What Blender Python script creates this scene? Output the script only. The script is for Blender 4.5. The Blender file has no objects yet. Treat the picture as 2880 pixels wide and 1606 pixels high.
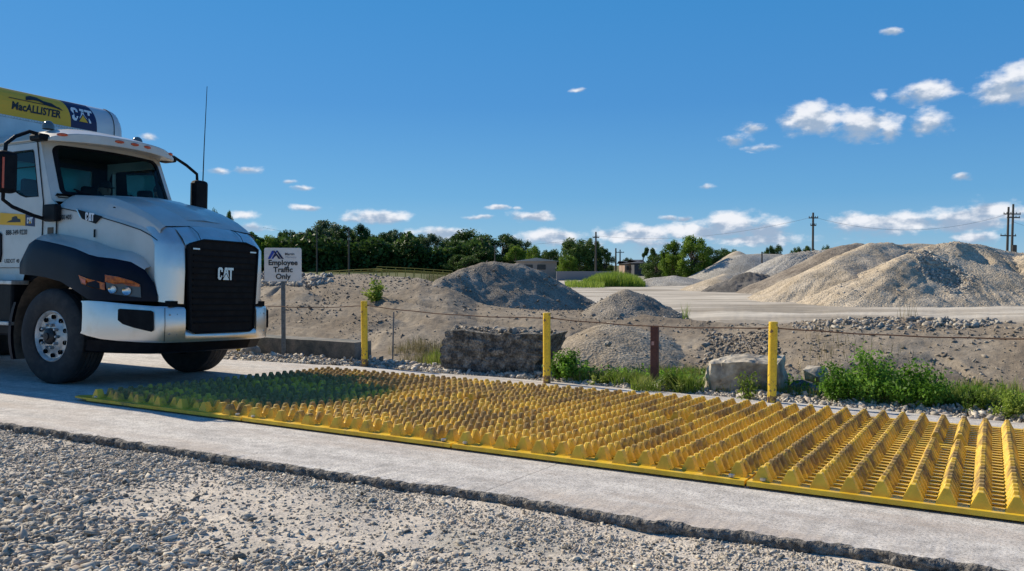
import bpy, bmesh, math, random
import numpy as np
from mathutils import Vector, Matrix
from mathutils.geometry import tessellate_polygon
random.seed(7); RNG = np.random.default_rng(11)
COL = bpy.context.scene.collection
R = math.radians
# ------------------------------------------------------------------ site frame
F, CX, CY, YH, H = 2370., 1440., 803., 745., 1.45     # surveyed lens length, photo centre, horizon row, eye height
PIT = math.atan((CY-YH)/F)
AN = R(29.7); K = .038                                # road runs 29.7 deg off the view axis and falls 3.8 % away from us
n = np.array([math.sin(AN), math.cos(AN), 0.]); u = np.array([-math.cos(AN), math.sin(AN), 0.])
qq = math.sqrt(1+K*K)
TT = -u; SS = (n-np.array([0, 0, K]))/qq; ZZ = (np.array([0, 0, 1.])+K*n)/qq
OO = n*5.5-SS*5.5
ROADM = Matrix(((TT[0], SS[0], ZZ[0], OO[0]), (TT[1], SS[1], ZZ[1], OO[1]), (TT[2], SS[2], ZZ[2], OO[2]), (0, 0, 0, 1)))
def W(t, s, z=0.): return OO+TT*t+SS*s+ZZ*z
def D(px, py, Y):                                     # a surveyed bearing taken out to distance Y
    x = (px-CX)/F; v = -(py-CY)/F
    d = np.array([x, math.cos(PIT)+v*math.sin(PIT), v*math.cos(PIT)-math.sin(PIT)])
    return np.array([0, 0, H])+d*(Y/d[1])
# ------------------------------------------------------------------ noise
def _h(ix, iy, iz, seed):
    v = (ix.astype(np.int64)*374761393+iy.astype(np.int64)*668265263+iz.astype(np.int64)*2147483647+seed*974634777) & 0xffffffff
    v = ((v ^ (v >> 13))*1274126177) & 0xffffffff
    return ((v ^ (v >> 16)) & 0xffff)/65535.
def vnoise(x, y, z=None, seed=0):
    x = np.asarray(x, float); y = np.asarray(y, float); z = np.zeros_like(x) if z is None else np.asarray(z, float)
    ix, iy, iz = np.floor(x), np.floor(y), np.floor(z); fx, fy, fz = x-ix, y-iy, z-iz
    fx, fy, fz = [a*a*(3-2*a) for a in (fx, fy, fz)]
    r = 0
    for dx in (0, 1):
        for dy in (0, 1):
            for dz in (0, 1):
                r = r+_h(ix+dx, iy+dy, iz+dz, seed)*(fx if dx else 1-fx)*(fy if dy else 1-fy)*(fz if dz else 1-fz)
    return r*2-1
def fbm(x, y, z=None, o=4, seed=0):
    r = 0; a = 1.; f = 1.
    for i in range(o):
        r = r+a*vnoise(x*f, y*f, None if z is None else z*f, seed+i); a *= .5; f *= 2.03
    return r
# ------------------------------------------------------------------ objects
def tag(o, label=None, cat=None, group=None, kind=None):
    if label: o['label'] = label
    if cat: o['category'] = cat
    if group: o['group'] = group
    if kind: o['kind'] = kind
    return o
def empty(name, M=None, **k):
    o = bpy.data.objects.new(name, None); COL.objects.link(o); o.empty_display_size = .2
    if M is not None: o.matrix_world = M
    return tag(o, **k)
def link(name, me, mats, parent=None, smooth=False, **k):
    o = bpy.data.objects.new(name, me); COL.objects.link(o)
    for m in (mats if isinstance(mats, (list, tuple)) else [mats]): me.materials.append(m)
    if parent: o.parent = parent
    if smooth: me.polygons.foreach_set('use_smooth', [True]*len(me.polygons))
    return tag(o, **k)
def npmesh(name, V, Fa):
    V = np.asarray(V, np.float32); Fa = np.asarray(Fa, np.int32); me = bpy.data.meshes.new(name); k = Fa.shape[1]
    me.vertices.add(len(V)); me.vertices.foreach_set('co', V.ravel())
    me.loops.add(Fa.size); me.loops.foreach_set('vertex_index', Fa.ravel())
    me.polygons.add(len(Fa)); me.polygons.foreach_set('loop_start', np.arange(0, Fa.size, k, dtype=np.int32))
    me.polygons.foreach_set('loop_total', np.full(len(Fa), k, np.int32))
    me.update(calc_edges=True); me.validate(); return me
class G:                                              # collects shapes into one mesh
    def __init__(s): s.v = []; s.f = []
    def add(s, V, Fa):
        b = len(s.v); s.v += [tuple(float(c) for c in p) for p in V]; s.f += [tuple(b+i for i in q) for q in Fa]; return s
    def box(s, c, d, M=None):
        V = [Vector((c[0]+x*d[0]/2, c[1]+y*d[1]/2, c[2]+z*d[2]/2)) for x in (-1, 1) for y in (-1, 1) for z in (-1, 1)]
        if M: V = [M @ v for v in V]
        return s.add(V, [(0, 1, 3, 2), (4, 6, 7, 5), (0, 4, 5, 1), (2, 3, 7, 6), (0, 2, 6, 4), (1, 5, 7, 3)])
    def tube(s, P, r, k=10, cap=True):
        P = [Vector([float(c) for c in p]) for p in P]; rs = r if isinstance(r, (list, tuple)) else [r]*len(P); V = []; Fa = []
        up = None
        for i, p in enumerate(P):
            d = (P[min(i+1, len(P)-1)]-P[max(i-1, 0)]).normalized()
            a = up if up is not None else (Vector((0, 0, 1)) if abs(d.z) < .9 else Vector((1, 0, 0)))
            x = (a-d*a.dot(d)).normalized(); up = x; y = d.cross(x)
            for j in range(k):
                an = 2*math.pi*j/k; V.append(p+(x*math.cos(an)+y*math.sin(an))*rs[i])
        for i in range(len(P)-1):
            for j in range(k): Fa.append((i*k+j, i*k+(j+1) % k, (i+1)*k+(j+1) % k, (i+1)*k+j))
        if cap: Fa += [tuple(range(k-1, -1, -1)), tuple((len(P)-1)*k+j for j in range(k))]
        return s.add(V, Fa)
    def lathe(s, prof, c, axis='y', k=40):            # prof: (radius, offset along the axis)
        V = []; Fa = []
        for r, h in prof:
            for j in range(k):
                a = 2*math.pi*j/k; p, q_ = r*math.cos(a), r*math.sin(a)
                V.append((c[0]+p, c[1]+h, c[2]+q_) if axis == 'y' else (c[0]+p, c[1]+q_, c[2]+h) if axis == 'z' else (c[0]+h, c[1]+p, c[2]+q_))
        for i in range(len(prof)-1):
            for j in range(k): Fa.append((i*k+j, i*k+(j+1) % k, (i+1)*k+(j+1) % k, (i+1)*k+j))
        return s.add(V, Fa)
    def loft(s, secs, closed=False, caps=False):
        m = len(secs[0]); V = [p for c in secs for p in c]; Fa = []
        for i in range(len(secs)-1):
            for j in range(m if closed else m-1): Fa.append((i*m+j, i*m+(j+1) % m, (i+1)*m+(j+1) % m, (i+1)*m+j))
        if caps: Fa += [tuple(range(m-1, -1, -1)), tuple((len(secs)-1)*m+j for j in range(m))]
        return s.add(V, Fa)
    def panel(s, outer, holes, fn):                   # flat outline with holes, laid on fn(a,b)
        loops = [[Vector((a, b, 0)) for a, b in l] for l in [outer]+holes]
        flat = [p for l in loops for p in l]
        return s.add([fn(p.x, p.y) for p in flat], [tuple(t) for t in tessellate_polygon(loops)])
    def prism(s, poly, fn, th):                       # outline given depth: fn(a,b,h)
        m = len(poly); V = [fn(a, b, 0) for a, b in poly]+[fn(a, b, th) for a, b in poly]
        T3 = tessellate_polygon([[Vector((a, b, 0)) for a, b in poly]])
        return s.add(V, [tuple(t) for t in T3]+[tuple(i+m for i in t) for t in T3]+[(i, (i+1) % m, m+(i+1) % m, m+i) for i in range(m)])
    def mir(s):                                       # add the mirror image across y=0
        b = len(s.v); s.v += [(x, -y, z) for x, y, z in s.v]; s.f += [tuple(b+i for i in reversed(q)) for q in s.f[:]]; return s
    def obj(s, name, mats, parent=None, smooth=False, bev=0, solid=0, ang=35, flip=False, **k):
        me = bpy.data.meshes.new(name); me.from_pydata(s.v, [], s.f); me.update()
        bm = bmesh.new(); bm.from_mesh(me); bmesh.ops.remove_doubles(bm, verts=bm.verts, dist=1e-5)
        bmesh.ops.recalc_face_normals(bm, faces=bm.faces); bm.to_mesh(me); bm.free()
        o = link(name, me, mats, parent, smooth, **k)
        if solid: m = o.modifiers.new('s', 'SOLIDIFY'); m.thickness = solid; m.offset = 0
        if bev: m = o.modifiers.new('b', 'BEVEL'); m.width = bev; m.segments = 2; m.limit_method = 'ANGLE'; m.angle_limit = R(ang)
        if smooth and (bev or solid): m = o.modifiers.new('w', 'WEIGHTED_NORMAL'); m.keep_sharp = True
        if smooth:
            try: me.set_sharp_from_angle(angle=R(ang))
            except Exception: pass
        return o
def kids(o, parent=None):                             # a thing with copies of its parts and sub-parts
    c = o.copy(); COL.objects.link(c)
    if parent: c.parent = parent
    for ch in o.children: kids(ch, c)
    return c
# ------------------------------------------------------------------ materials
def nd(nt, t, **k):
    x = nt.nodes.new(t)
    for a, b in k.items():
        if a.startswith('i_'): x.inputs[a[2:].replace('_', ' ')].default_value = b
        else: setattr(x, a, b)
    return x
def mat(name, col, rough=.6, metal=0., col2=None, scale=5., det=6., lo=.4, hi=.6, bump=0., bscale=40., coord='Object', spec=.5, fine=0., bdet=4, coat=0.):
    m = bpy.data.materials.new(name); m.use_nodes = True; nt = m.node_tree; b = nt.nodes['Principled BSDF']; L = nt.links.new
    b.inputs['Roughness'].default_value = rough; b.inputs['Metallic'].default_value = metal; b.inputs['Specular IOR Level'].default_value = spec
    b.inputs['Coat Weight'].default_value = coat; b.inputs['Coat Roughness'].default_value = .08
    b.inputs['Base Color'].default_value = (*col, 1)
    tc = nd(nt, 'ShaderNodeTexCoord'); out = None
    if col2 is not None:
        no = nd(nt, 'ShaderNodeTexNoise', i_Scale=scale, i_Detail=det, i_Roughness=.6); L(tc.outputs[coord], no.inputs['Vector'])
        mr = nd(nt, 'ShaderNodeMapRange'); mr.inputs[1].default_value = lo; mr.inputs[2].default_value = hi; L(no.outputs[0], mr.inputs[0])
        mx = nd(nt, 'ShaderNodeMix', data_type='RGBA'); mx.inputs[6].default_value = (*col, 1); mx.inputs[7].default_value = (*col2, 1)
        L(mr.outputs[0], mx.inputs[0]); out = mx.outputs[2]
    if fine:
        no = nd(nt, 'ShaderNodeTexNoise', i_Scale=bscale*1.7, i_Detail=3.); L(tc.outputs[coord], no.inputs['Vector'])
        mr = nd(nt, 'ShaderNodeMapRange'); mr.inputs[1].default_value = .3; mr.inputs[2].default_value = .7; mr.inputs[3].default_value = 1-fine; mr.inputs[4].default_value = 1+fine
        L(no.outputs[0], mr.inputs[0]); hs = nd(nt, 'ShaderNodeVectorMath', operation='SCALE')
        if out: L(out, hs.inputs[0])
        else: hs.inputs[0].default_value = col
        L(mr.outputs[0], hs.inputs['Scale']); out = hs.outputs[0]
    if out: L(out, b.inputs['Base Color'])
    if bump:
        no = nd(nt, 'ShaderNodeTexNoise', i_Scale=bscale, i_Detail=float(bdet)); L(tc.outputs[coord], no.inputs['Vector'])
        bp = nd(nt, 'ShaderNodeBump', i_Strength=1., i_Distance=bump); L(no.outputs[0], bp.inputs['Height']); L(bp.outputs[0], b.inputs['Normal'])
    return m
def leafmat(name, c1, c2, c3, scale=.5, trans=.35):
    m = bpy.data.materials.new(name); m.use_nodes = True; nt = m.node_tree; b = nt.nodes['Principled BSDF']; L = nt.links.new; out = nt.nodes['Material Output']
    g = nd(nt, 'ShaderNodeNewGeometry'); no = nd(nt, 'ShaderNodeTexNoise', i_Scale=scale, i_Detail=5.); L(g.outputs['Position'], no.inputs['Vector'])
    cr = nd(nt, 'ShaderNodeValToRGB'); e = cr.color_ramp.elements; e[0].position = .38; e[0].color = (*c1, 1); e[1].position = .65; e[1].color = (*c3, 1)
    x = e.new(.5); x.color = (*c2, 1); L(no.outputs[0], cr.inputs[0])
    L(cr.outputs[0], b.inputs['Base Color']); b.inputs['Roughness'].default_value = .55; b.inputs['Specular IOR Level'].default_value = .25
    t = nd(nt, 'ShaderNodeBsdfTranslucent'); L(cr.outputs[0], t.inputs[0]); mx = nd(nt, 'ShaderNodeMixShader'); mx.inputs[0].default_value = trans
    L(b.outputs[0], mx.inputs[1]); L(t.outputs[0], mx.inputs[2]); L(mx.outputs[0], out.inputs[0]); return m
def attr_mat(name, cols, rough=.9, bump=.02, bscale=30., attr='rnd'):   # every stone its own tone
    m = bpy.data.materials.new(name); m.use_nodes = True; nt = m.node_tree; b = nt.nodes['Principled BSDF']; L = nt.links.new
    a = nd(nt, 'ShaderNodeAttribute', attribute_name=attr); cr = nd(nt, 'ShaderNodeValToRGB'); cr.color_ramp.interpolation = 'LINEAR'
    e = cr.color_ramp.elements
    while len(e) < len(cols): e.new(.5)
    for i, c in enumerate(cols): e[i].position = i/(len(cols)-1); e[i].color = (*c, 1)
    L(a.outputs['Fac'], cr.inputs[0])
    g = nd(nt, 'ShaderNodeNewGeometry'); no = nd(nt, 'ShaderNodeTexNoise', i_Scale=bscale, i_Detail=4.); L(g.outputs['Position'], no.inputs['Vector'])
    mr = nd(nt, 'ShaderNodeMapRange'); mr.inputs[1].default_value = .3; mr.inputs[2].default_value = .7; mr.inputs[3].default_value = .8; mr.inputs[4].default_value = 1.15; L(no.outputs[0], mr.inputs[0])
    sc = nd(nt, 'ShaderNodeVectorMath', operation='SCALE'); L(cr.outputs[0], sc.inputs[0]); L(mr.outputs[0], sc.inputs['Scale']); L(sc.outputs[0], b.inputs['Base Color'])
    bp = nd(nt, 'ShaderNodeBump', i_Strength=1., i_Distance=bump*.3); L(no.outputs[0], bp.inputs['Height']); L(bp.outputs[0], b.inputs['Normal'])
    b.inputs['Roughness'].default_value = rough; b.inputs['Specular IOR Level'].default_value = .3; return m
STONE = [(.15, .135, .11), (.40, .355, .285), (.51, .455, .365), (.61, .55, .445), (.42, .34, .27), (.74, .68, .56)]
m_stone = attr_mat('crushed_limestone', STONE)
m_clod = attr_mat('soil_clods', [(.16, .13, .10), (.24, .20, .155), (.31, .265, .205), (.38, .34, .28)])
m_rubble = attr_mat('rubble_stone', [(.24, .21, .18), (.35, .31, .26), (.44, .40, .33), (.56, .51, .42)])
# ------------------------------------------------------------------ stones
_ph = (1+5**.5)/2
ICO = np.array([(-1, _ph, 0), (1, _ph, 0), (-1, -_ph, 0), (1, -_ph, 0), (0, -1, _ph), (0, 1, _ph), (0, -1, -_ph), (0, 1, -_ph), (_ph, 0, -1), (_ph, 0, 1), (-_ph, 0, -1), (-_ph, 0, 1)])/math.sqrt(1+_ph*_ph)
ICF = np.array([(0, 11, 5), (0, 5, 1), (0, 1, 7), (0, 7, 10), (0, 10, 11), (1, 5, 9), (5, 11, 4), (11, 10, 2), (10, 7, 6), (7, 1, 8), (3, 9, 4), (3, 4, 2), (3, 2, 6), (3, 6, 8), (3, 8, 9), (4, 9, 5), (2, 4, 11), (6, 2, 10), (8, 6, 7), (9, 8, 1)])
def stones(name, P, size, m, flat=.55, tilt=.5, **k):  # P (N,3) centres, size (N,) radii
    N = len(P); V = ICO[None]*(1+RNG.uniform(-.52, .38, (N, 12, 1)))
    V = V*np.stack([RNG.uniform(.85, 1.95, N), RNG.uniform(.6, 1.05, N), RNG.uniform(flat*.6, flat*1.3, N)], 1)[:, None]
    V = V*np.asarray(size)[:, None, None]
    az = RNG.uniform(0, 2*math.pi, N); ti = RNG.normal(0, tilt, N); tz = RNG.uniform(0, 2*math.pi, N)
    def rot(V, ax, a):
        c, s_ = np.cos(a)[:, None], np.sin(a)[:, None]; i, j = [(1, 2), (2, 0), (0, 1)][ax]; o = V.copy()
        o[..., i] = V[..., i]*c-V[..., j]*s_; o[..., j] = V[..., i]*s_+V[..., j]*c; return o
    V = rot(rot(rot(V, 2, az), 0, ti), 2, tz)+P[:, None]
    Fa = (ICF[None]+(np.arange(N)*12)[:, None, None]).reshape(-1, 3)
    me = npmesh(name, V.reshape(-1, 3), Fa); a = me.attributes.new('rnd', 'FLOAT', 'FACE'); a.data.foreach_set('value', np.repeat(RNG.uniform(0, 1, N), 20).astype(np.float32))
    return link(name, me, m, **k)
# ------------------------------------------------------------------ terrain
def sm(a, b, x): t_ = np.clip((x-a)/(b-a), 0, 1); return t_*t_*(3-2*t_)
CCOL = [200, 600, 760, 1000, 1180, 1260, 1340, 1500, 1700, 1900, 2100, 2400, 2900, 3300]
CROW = [775, 772, 764, 770, 775, 800, 845, 868, 886, 898, 892, 886, 890, 895]
def terr(x, y, detail=True):
    x = np.asarray(x, float); y = np.asarray(y, float); ys = np.maximum(y, .5)
    s = x*n[0]+y*n[1]; t = x*TT[0]+y*TT[1]; col = np.clip(CX+F*x/ys, 200, 3300); tn = (col-CX)/F; w = s-10.3
    wc = np.interp(col, [500, 1200, 1500, 3000], [6.6, 6.6, 5.8, 5.0]); Yc = (10.3+wc)/(n[0]*tn+n[1])
    zc = H-(np.interp(col, CCOL, CROW)-YH)*Yc/F
    zf = np.interp(col, [1150, 1450], [.12, -.75])
    zr = -K*(s-5.5)-.060
    dep = np.interp(col, [900, 1500, 2300], [.0, .08, .16])
    z0 = -.205-dep*sm(.3, 1.5, w)
    U = np.clip((w-1.2)/(wc-1.2), 0, 1); bank = z0+(zc-z0)*(.55*U+.45*sm(0, 1, U))
    beyond = np.maximum(ys-Yc, 0); after = zf+(zc-zf)*np.exp(-beyond/5.5)
    z = np.where(w < 0, zr, np.where(w < wc, bank, after))
    z = np.where((w > -.3) & (w < .15), zr*(1-sm(-.3, .15, w))+bank*sm(-.3, .15, w), z)
    if detail:
        k = sm(1.1, 2.4, w)*(1-sm(28, 60, ys))
        z = z+k*(.11*fbm(x*.38+3, y*.38, seed=3, o=2)+.016*fbm(x*2.1, y*2.1, seed=5)+.009*fbm(x*9, y*9, seed=8))
        rill = np.abs(vnoise(x*.9+y*.5+2*vnoise(x*.3, y*.3, seed=2), y*.28, seed=21)); z = z-k*.06*(1-sm(0, .09, rill))*1.6*sm(.05, .3, U)*(1-sm(.7, 1, U))
        z = z+(1-sm(4.3, 4.6, s))*(.012*fbm(x*1.4, y*1.4, seed=9)+.006*fbm(x*7, y*7, seed=10))
        z = z+sm(0.02, .3, w)*(1-sm(1, 2, w))*.03*fbm(x*3, y*3, seed=12)
        z = z+sm(30, 60, ys)*.12*fbm(x*.08, y*.15, seed=14)
    return z
def road_z(x, y): return -K*(x*n[0]+y*n[1]-5.5)
az = np.linspace(R(-58), R(58), 1050)
rad = np.concatenate([np.linspace(1.5, 9.5, 90), np.linspace(9.6, 30, 230), np.geomspace(30.5, 2500, 90)])
A_, R_ = np.meshgrid(az, rad); gx, gy = R_*np.sin(A_), R_*np.cos(A_); gz = terr(gx, gy)
nr, nc = gx.shape; ii, jj = np.meshgrid(np.arange(nr-1), np.arange(nc-1), indexing='ij'); b0 = (ii*nc+jj).ravel()
gme = npmesh('ground', np.stack([gx, gy, gz], -1).reshape(-1, 3), np.stack([b0, b0+1, b0+nc+1, b0+nc], 1))
gs_ = gx*n[0]+gy*n[1]
for nm, arr in (('lot', 1-sm(4.3, 5.2, gs_)), ('yard', sm(28, 33, gy)*1.), ('far', np.maximum(sm(120, 180, gy+25*vnoise(gx*.02, gy*.02)), sm(45, 55, gy)*(1-sm(1290, 1400, CX+F*gx/np.maximum(gy, 1)))))):
    a = gme.attributes.new(nm, 'FLOAT', 'POINT'); a.data.foreach_set('value', arr.ravel().astype(np.float32))
def ground_mat():
    m = bpy.data.materials.new('ground_soil'); m.use_nodes = True; nt = m.node_tree; b = nt.nodes['Principled BSDF']; L = nt.links.new
    g = nd(nt, 'ShaderNodeNewGeometry').outputs['Position']
    def noise(sc, de=5., st=None):
        v = g
        if st: mp = nd(nt, 'ShaderNodeMapping'); mp.inputs['Scale'].default_value = st; mp.inputs['Rotation'].default_value = (0, 0, R(8)); L(g, mp.inputs[0]); v = mp.outputs[0]
        x = nd(nt, 'ShaderNodeTexNoise', i_Scale=sc, i_Detail=de, i_Roughness=.6); L(v, x.inputs['Vector']); return x.outputs[0]
    def ramp(f, st):
        c = nd(nt, 'ShaderNodeValToRGB'); e = c.color_ramp.elements
        while len(e) < len(st): e.new(.5)
        for i, (p, q_) in enumerate(st): e[i].position = p; e[i].color = (*q_, 1)
        L(f, c.inputs[0]); return c.outputs[0]
    def mix(f, a, c):
        x = nd(nt, 'ShaderNodeMix', data_type='RGBA'); L(f, x.inputs[0]); L(a, x.inputs[6]); L(c, x.inputs[7]); return x.outputs[2]
    def mul(a, f, lo, hi, l0=.3, h0=.7):
        mr = nd(nt, 'ShaderNodeMapRange'); mr.inputs[1].default_value = l0; mr.inputs[2].default_value = h0; mr.inputs[3].default_value = lo; mr.inputs[4].default_value = hi; L(f, mr.inputs[0])
        s_ = nd(nt, 'ShaderNodeVectorMath', operation='SCALE'); L(a, s_.inputs[0]); L(mr.outputs[0], s_.inputs['Scale']); return s_.outputs[0]
    at = lambda k: nd(nt, 'ShaderNodeAttribute', attribute_name=k).outputs['Fac']
    n1, n2, n3 = noise(.6), noise(7.), noise(60., 3.)
    bank = mul(mul(ramp(n1, [(.35, (.215, .172, .125)), (.5, (.29, .238, .175)), (.65, (.35, .298, .228))]), n2, .78, 1.18), n3, .7, 1.25)
    lot = mul(mul(ramp(noise(1.3), [(.38, (.46, .42, .35)), (.5, (.60, .53, .44)), (.62, (.68, .60, .49))]), noise(25.), .85, 1.12), n3, .75, 1.15)
    yn = noise(.25, 6., (.25, 1., 1.))
    yard = mul(ramp(yn, [(.36, (.33, .285, .22)), (.47, (.46, .405, .325)), (.56, (.62, .56, .46)), (.66, (.42, .365, .285))]), noise(2., 4., (.3, 1, 1)), .85, 1.15)
    far = ramp(noise(.05), [(.4, (.07, .09, .03)), (.6, (.16, .15, .06))])
    c = mix(at('lot'), bank, lot); c = mix(at('yard'), c, yard); c = mix(at('far'), c, far); L(c, b.inputs['Base Color'])
    b.inputs['Roughness'].default_value = .95; b.inputs['Specular IOR Level'].default_value = .15
    ad = nd(nt, 'ShaderNodeMath', operation='MULTIPLY_ADD'); ad.inputs[1].default_value = .3; L(n3, ad.inputs[0]); L(n2, ad.inputs[2])
    bp = nd(nt, 'ShaderNodeBump', i_Strength=.8, i_Distance=.03); L(ad.outputs[0], bp.inputs['Height']); L(bp.outputs[0], b.inputs['Normal']); return m
m_ground = ground_mat()
link('ground', gme, m_ground, smooth=True, kind='structure')

# ------------------------------------------------------------------ concrete road slab
def concrete_road():
    m = bpy.data.materials.new('worn_concrete'); m.use_nodes = True; nt = m.node_tree; b = nt.nodes['Principled BSDF']; L = nt.links.new
    tc = nd(nt, 'ShaderNodeTexCoord').outputs['Object']
    def noise(sc, de=5., st=None):
        v = tc
        if st: mp = nd(nt, 'ShaderNodeMapping'); mp.inputs['Scale'].default_value = st; L(tc, mp.inputs[0]); v = mp.outputs[0]
        x = nd(nt, 'ShaderNodeTexNoise', i_Scale=sc, i_Detail=de, i_Roughness=.65); L(v, x.inputs['Vector']); return x.outputs[0]
    c = nd(nt, 'ShaderNodeValToRGB'); e = c.color_ramp.elements; x = e.new(.5); st = [(.3, (.44, .41, .37)), (.5, (.57, .53, .475)), (.7, (.66, .62, .55))]
    for i, (p, q_) in enumerate(st): e[i].position = p; e[i].color = (*q_, 1)
    L(noise(2.2, 8., (.6, 1.6, 1)), c.inputs[0])
    col = c.outputs[0]
    for sc, lo, hi, a, bb in ((9., .82, 1.1, .36, .6), (55., .58, 1.1, .34, .52), (150., .55, 1.08, .36, .48)):
        mr = nd(nt, 'ShaderNodeMapRange'); mr.inputs[1].default_value = a; mr.inputs[2].default_value = bb; mr.inputs[3].default_value = lo; mr.inputs[4].default_value = hi; L(noise(sc, 3.), mr.inputs[0])
        s_ = nd(nt, 'ShaderNodeVectorMath', operation='SCALE'); L(col, s_.inputs[0]); L(mr.outputs[0], s_.inputs['Scale']); col = s_.outputs[0]
    # faint reddish dust stains and the saw-cut joint
    mr = nd(nt, 'ShaderNodeMapRange'); mr.inputs[1].default_value = .48; mr.inputs[2].default_value = .66; mr.inputs[4].default_value = .55; L(noise(1.0, 7., (.35, 1.5, 1)), mr.inputs[0])
    mx = nd(nt, 'ShaderNodeMix', data_type='RGBA'); mx.inputs[7].default_value = (.46, .37, .29, 1); L(mr.outputs[0], mx.inputs[0]); L(col, mx.inputs[6]); col = mx.outputs[2]
    sp = nd(nt, 'ShaderNodeSeparateXYZ'); L(tc, sp.inputs[0]); a = nd(nt, 'ShaderNodeMath', operation='ADD'); L(sp.outputs[0], a.inputs[0]); a.inputs[1].default_value = 2.72
    w1 = nd(nt, 'ShaderNodeMath', operation='MULTIPLY_ADD'); L(noise(6.), w1.inputs[0]); w1.inputs[1].default_value = .03; L(a.outputs[0], w1.inputs[2])
    ab = nd(nt, 'ShaderNodeMath', operation='ABSOLUTE'); L(w1.outputs[0], ab.inputs[0]); lt = nd(nt, 'ShaderNodeMath', operation='LESS_THAN'); L(ab.outputs[0], lt.inputs[0]); lt.inputs[1].default_value = .0035
    mx = nd(nt, 'ShaderNodeMix', data_type='RGBA'); mx.inputs[7].default_value = (.20, .18, .16, 1); L(lt.outputs[0], mx.inputs[0]); L(col, mx.inputs[6]); L(mx.outputs[2], b.inputs['Base Color'])
    b.inputs['Roughness'].default_value = .9; b.inputs['Specular IOR Level'].default_value = .25
    bp = nd(nt, 'ShaderNodeBump', i_Strength=.9, i_Distance=.006); L(noise(38., 6.), bp.inputs['Height']); L(bp.outputs[0], b.inputs['Normal']); return m
m_conc = concrete_road()
m_edge = mat('shade_dark_broken_edge', (.11, .10, .088), .95, col2=(.27, .245, .21), scale=18, bump=.035, bscale=45, fine=.4)  # broken edge, its colour darkened to stand in for shade on the front face
tt = np.arange(-22, 8, .0125); jag = .06*fbm(tt*.7, tt*0, seed=31, o=3)+.018*fbm(tt*6, tt*0, seed=33, o=3)
jb = .09*fbm(tt*.5, tt*0+7, seed=36, o=4)
front = np.interp(tt, [-30, -8, -5.4, -3.7, -2.4, -.4, 12], [4.2, 4.24, 4.33, 4.35, 4.46, 4.47, 4.5])+jag
back = np.interp(tt, [-30, -12, -11.2, -8.8, -2.3, .3, 12], [10.3, 10.25, 10.24, 10.74, 10.31, 10.2, 10.15])+jb
rows = []
for k_, (ds, dz, na) in enumerate([(.03, -.10, .006), (.0, -.060, .010), (.0, -.044, .016), (.0, -.028, .022), (.008, -.010, .026), (.035, -.002, .020), (.12, .0, .0)]):
    rows.append(np.stack([tt, front+ds-na*np.abs(fbm(tt*17, tt*0+k_*1.1, seed=40, o=5)), np.full_like(tt, dz)+na*.35*fbm(tt*21, tt*0+k_*2.3, seed=44, o=4)], 1))
for f_ in np.linspace(0, 1, 14)[1:-1]: rows.append(np.stack([tt, front+.16+(back-.06-front-.16)*f_, 0*tt], 1))
rows.append(np.stack([tt, back-.06, 0*tt], 1)); rows.append(np.stack([tt, back-.015, 0*tt-.01], 1)); rows.append(np.stack([tt, back, 0*tt-.16], 1))
V = np.concatenate(rows); nr, nc = len(rows), len(tt); ii, jj = np.meshgrid(np.arange(nr-1), np.arange(nc-1), indexing='ij'); b0 = (ii*nc+jj).ravel()
sme = npmesh('road', V, np.stack([b0, b0+1, b0+nc+1, b0+nc], 1))
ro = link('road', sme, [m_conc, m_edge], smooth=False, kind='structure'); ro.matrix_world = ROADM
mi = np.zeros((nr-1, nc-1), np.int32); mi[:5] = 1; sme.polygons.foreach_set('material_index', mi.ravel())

# ------------------------------------------------------------------ loose stone
def on_ground(P, lift=0.):
    return np.stack([P[:, 0], P[:, 1], terr(P[:, 0], P[:, 1])+lift], 1)
def st_pts(t_, s_): return t_[:, None]*TT[None, :2]+s_[:, None]*n[None, :2]
def lot_stones():
    N = 330000; t_ = RNG.uniform(-11, 3, N); s_ = RNG.uniform(1.0, 4.42, N)
    dens = .80+.75*fbm(t_*.9, s_*1.3, seed=51, o=3)
    bare = np.exp(-((s_-(3.55+.12*t_*0))/.42)**2)*sm(-6.2, -4.2, t_)          # dusty tyre strip along the slab
    bare = np.maximum(bare, .9*np.exp(-((s_-3.3)/.16)**2)*sm(-8, -7, t_)*(1-sm(-6, -5, t_)))
    edge = sm(4.1, 4.35, s_)*.25
    keep = RNG.uniform(0, 1, N) < np.clip(dens-.62*bare-edge, .14, 1); t_, s_ = t_[keep], s_[keep]; N = len(t_)
    size = np.clip(RNG.lognormal(math.log(.0074), .5, N), .0035, .030)*np.interp(s_, [1.5, 2.6, 3.4, 4.3], [1.5, 1.2, .9, .66])*np.interp(t_, [-5, -2], [1.08, .85])
    P = st_pts(t_, s_); P = on_ground(P, 0); P[:, 2] += size*RNG.uniform(.0, .55, len(size))
    stones('lot_gravel', P, size, m_stone, .62, .55, kind='stuff', label='crushed grey limestone gravel covering the lot in front of the slab', cat='gravel')
lot_stones()
def verge():
    N = 20000; t_ = RNG.uniform(-14, 3.2, N); w = np.abs(RNG.normal(0, .38, N)); s_ = np.interp(t_, tt, back)+.0+w
    wid = np.interp(t_, [-14, -8.7, -5, -2, 3], [1.5, 1.2, 1., .75, .35]); keep = w < wid; t_, s_, w = t_[keep], s_[keep], w[keep]
    size = np.clip(RNG.lognormal(math.log(.0175), .45, len(t_)), .008, .06); P = on_ground(st_pts(t_, s_)); P[:, 2] += size*.35+.07*np.exp(-((w-.45)/.3)**2)*RNG.uniform(0, 1, len(t_))
    stones('verge_gravel', P, size, m_stone, .7, .8, kind='stuff', label='loose pale stones along the back edge of the concrete road', cat='gravel')
verge()
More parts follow.
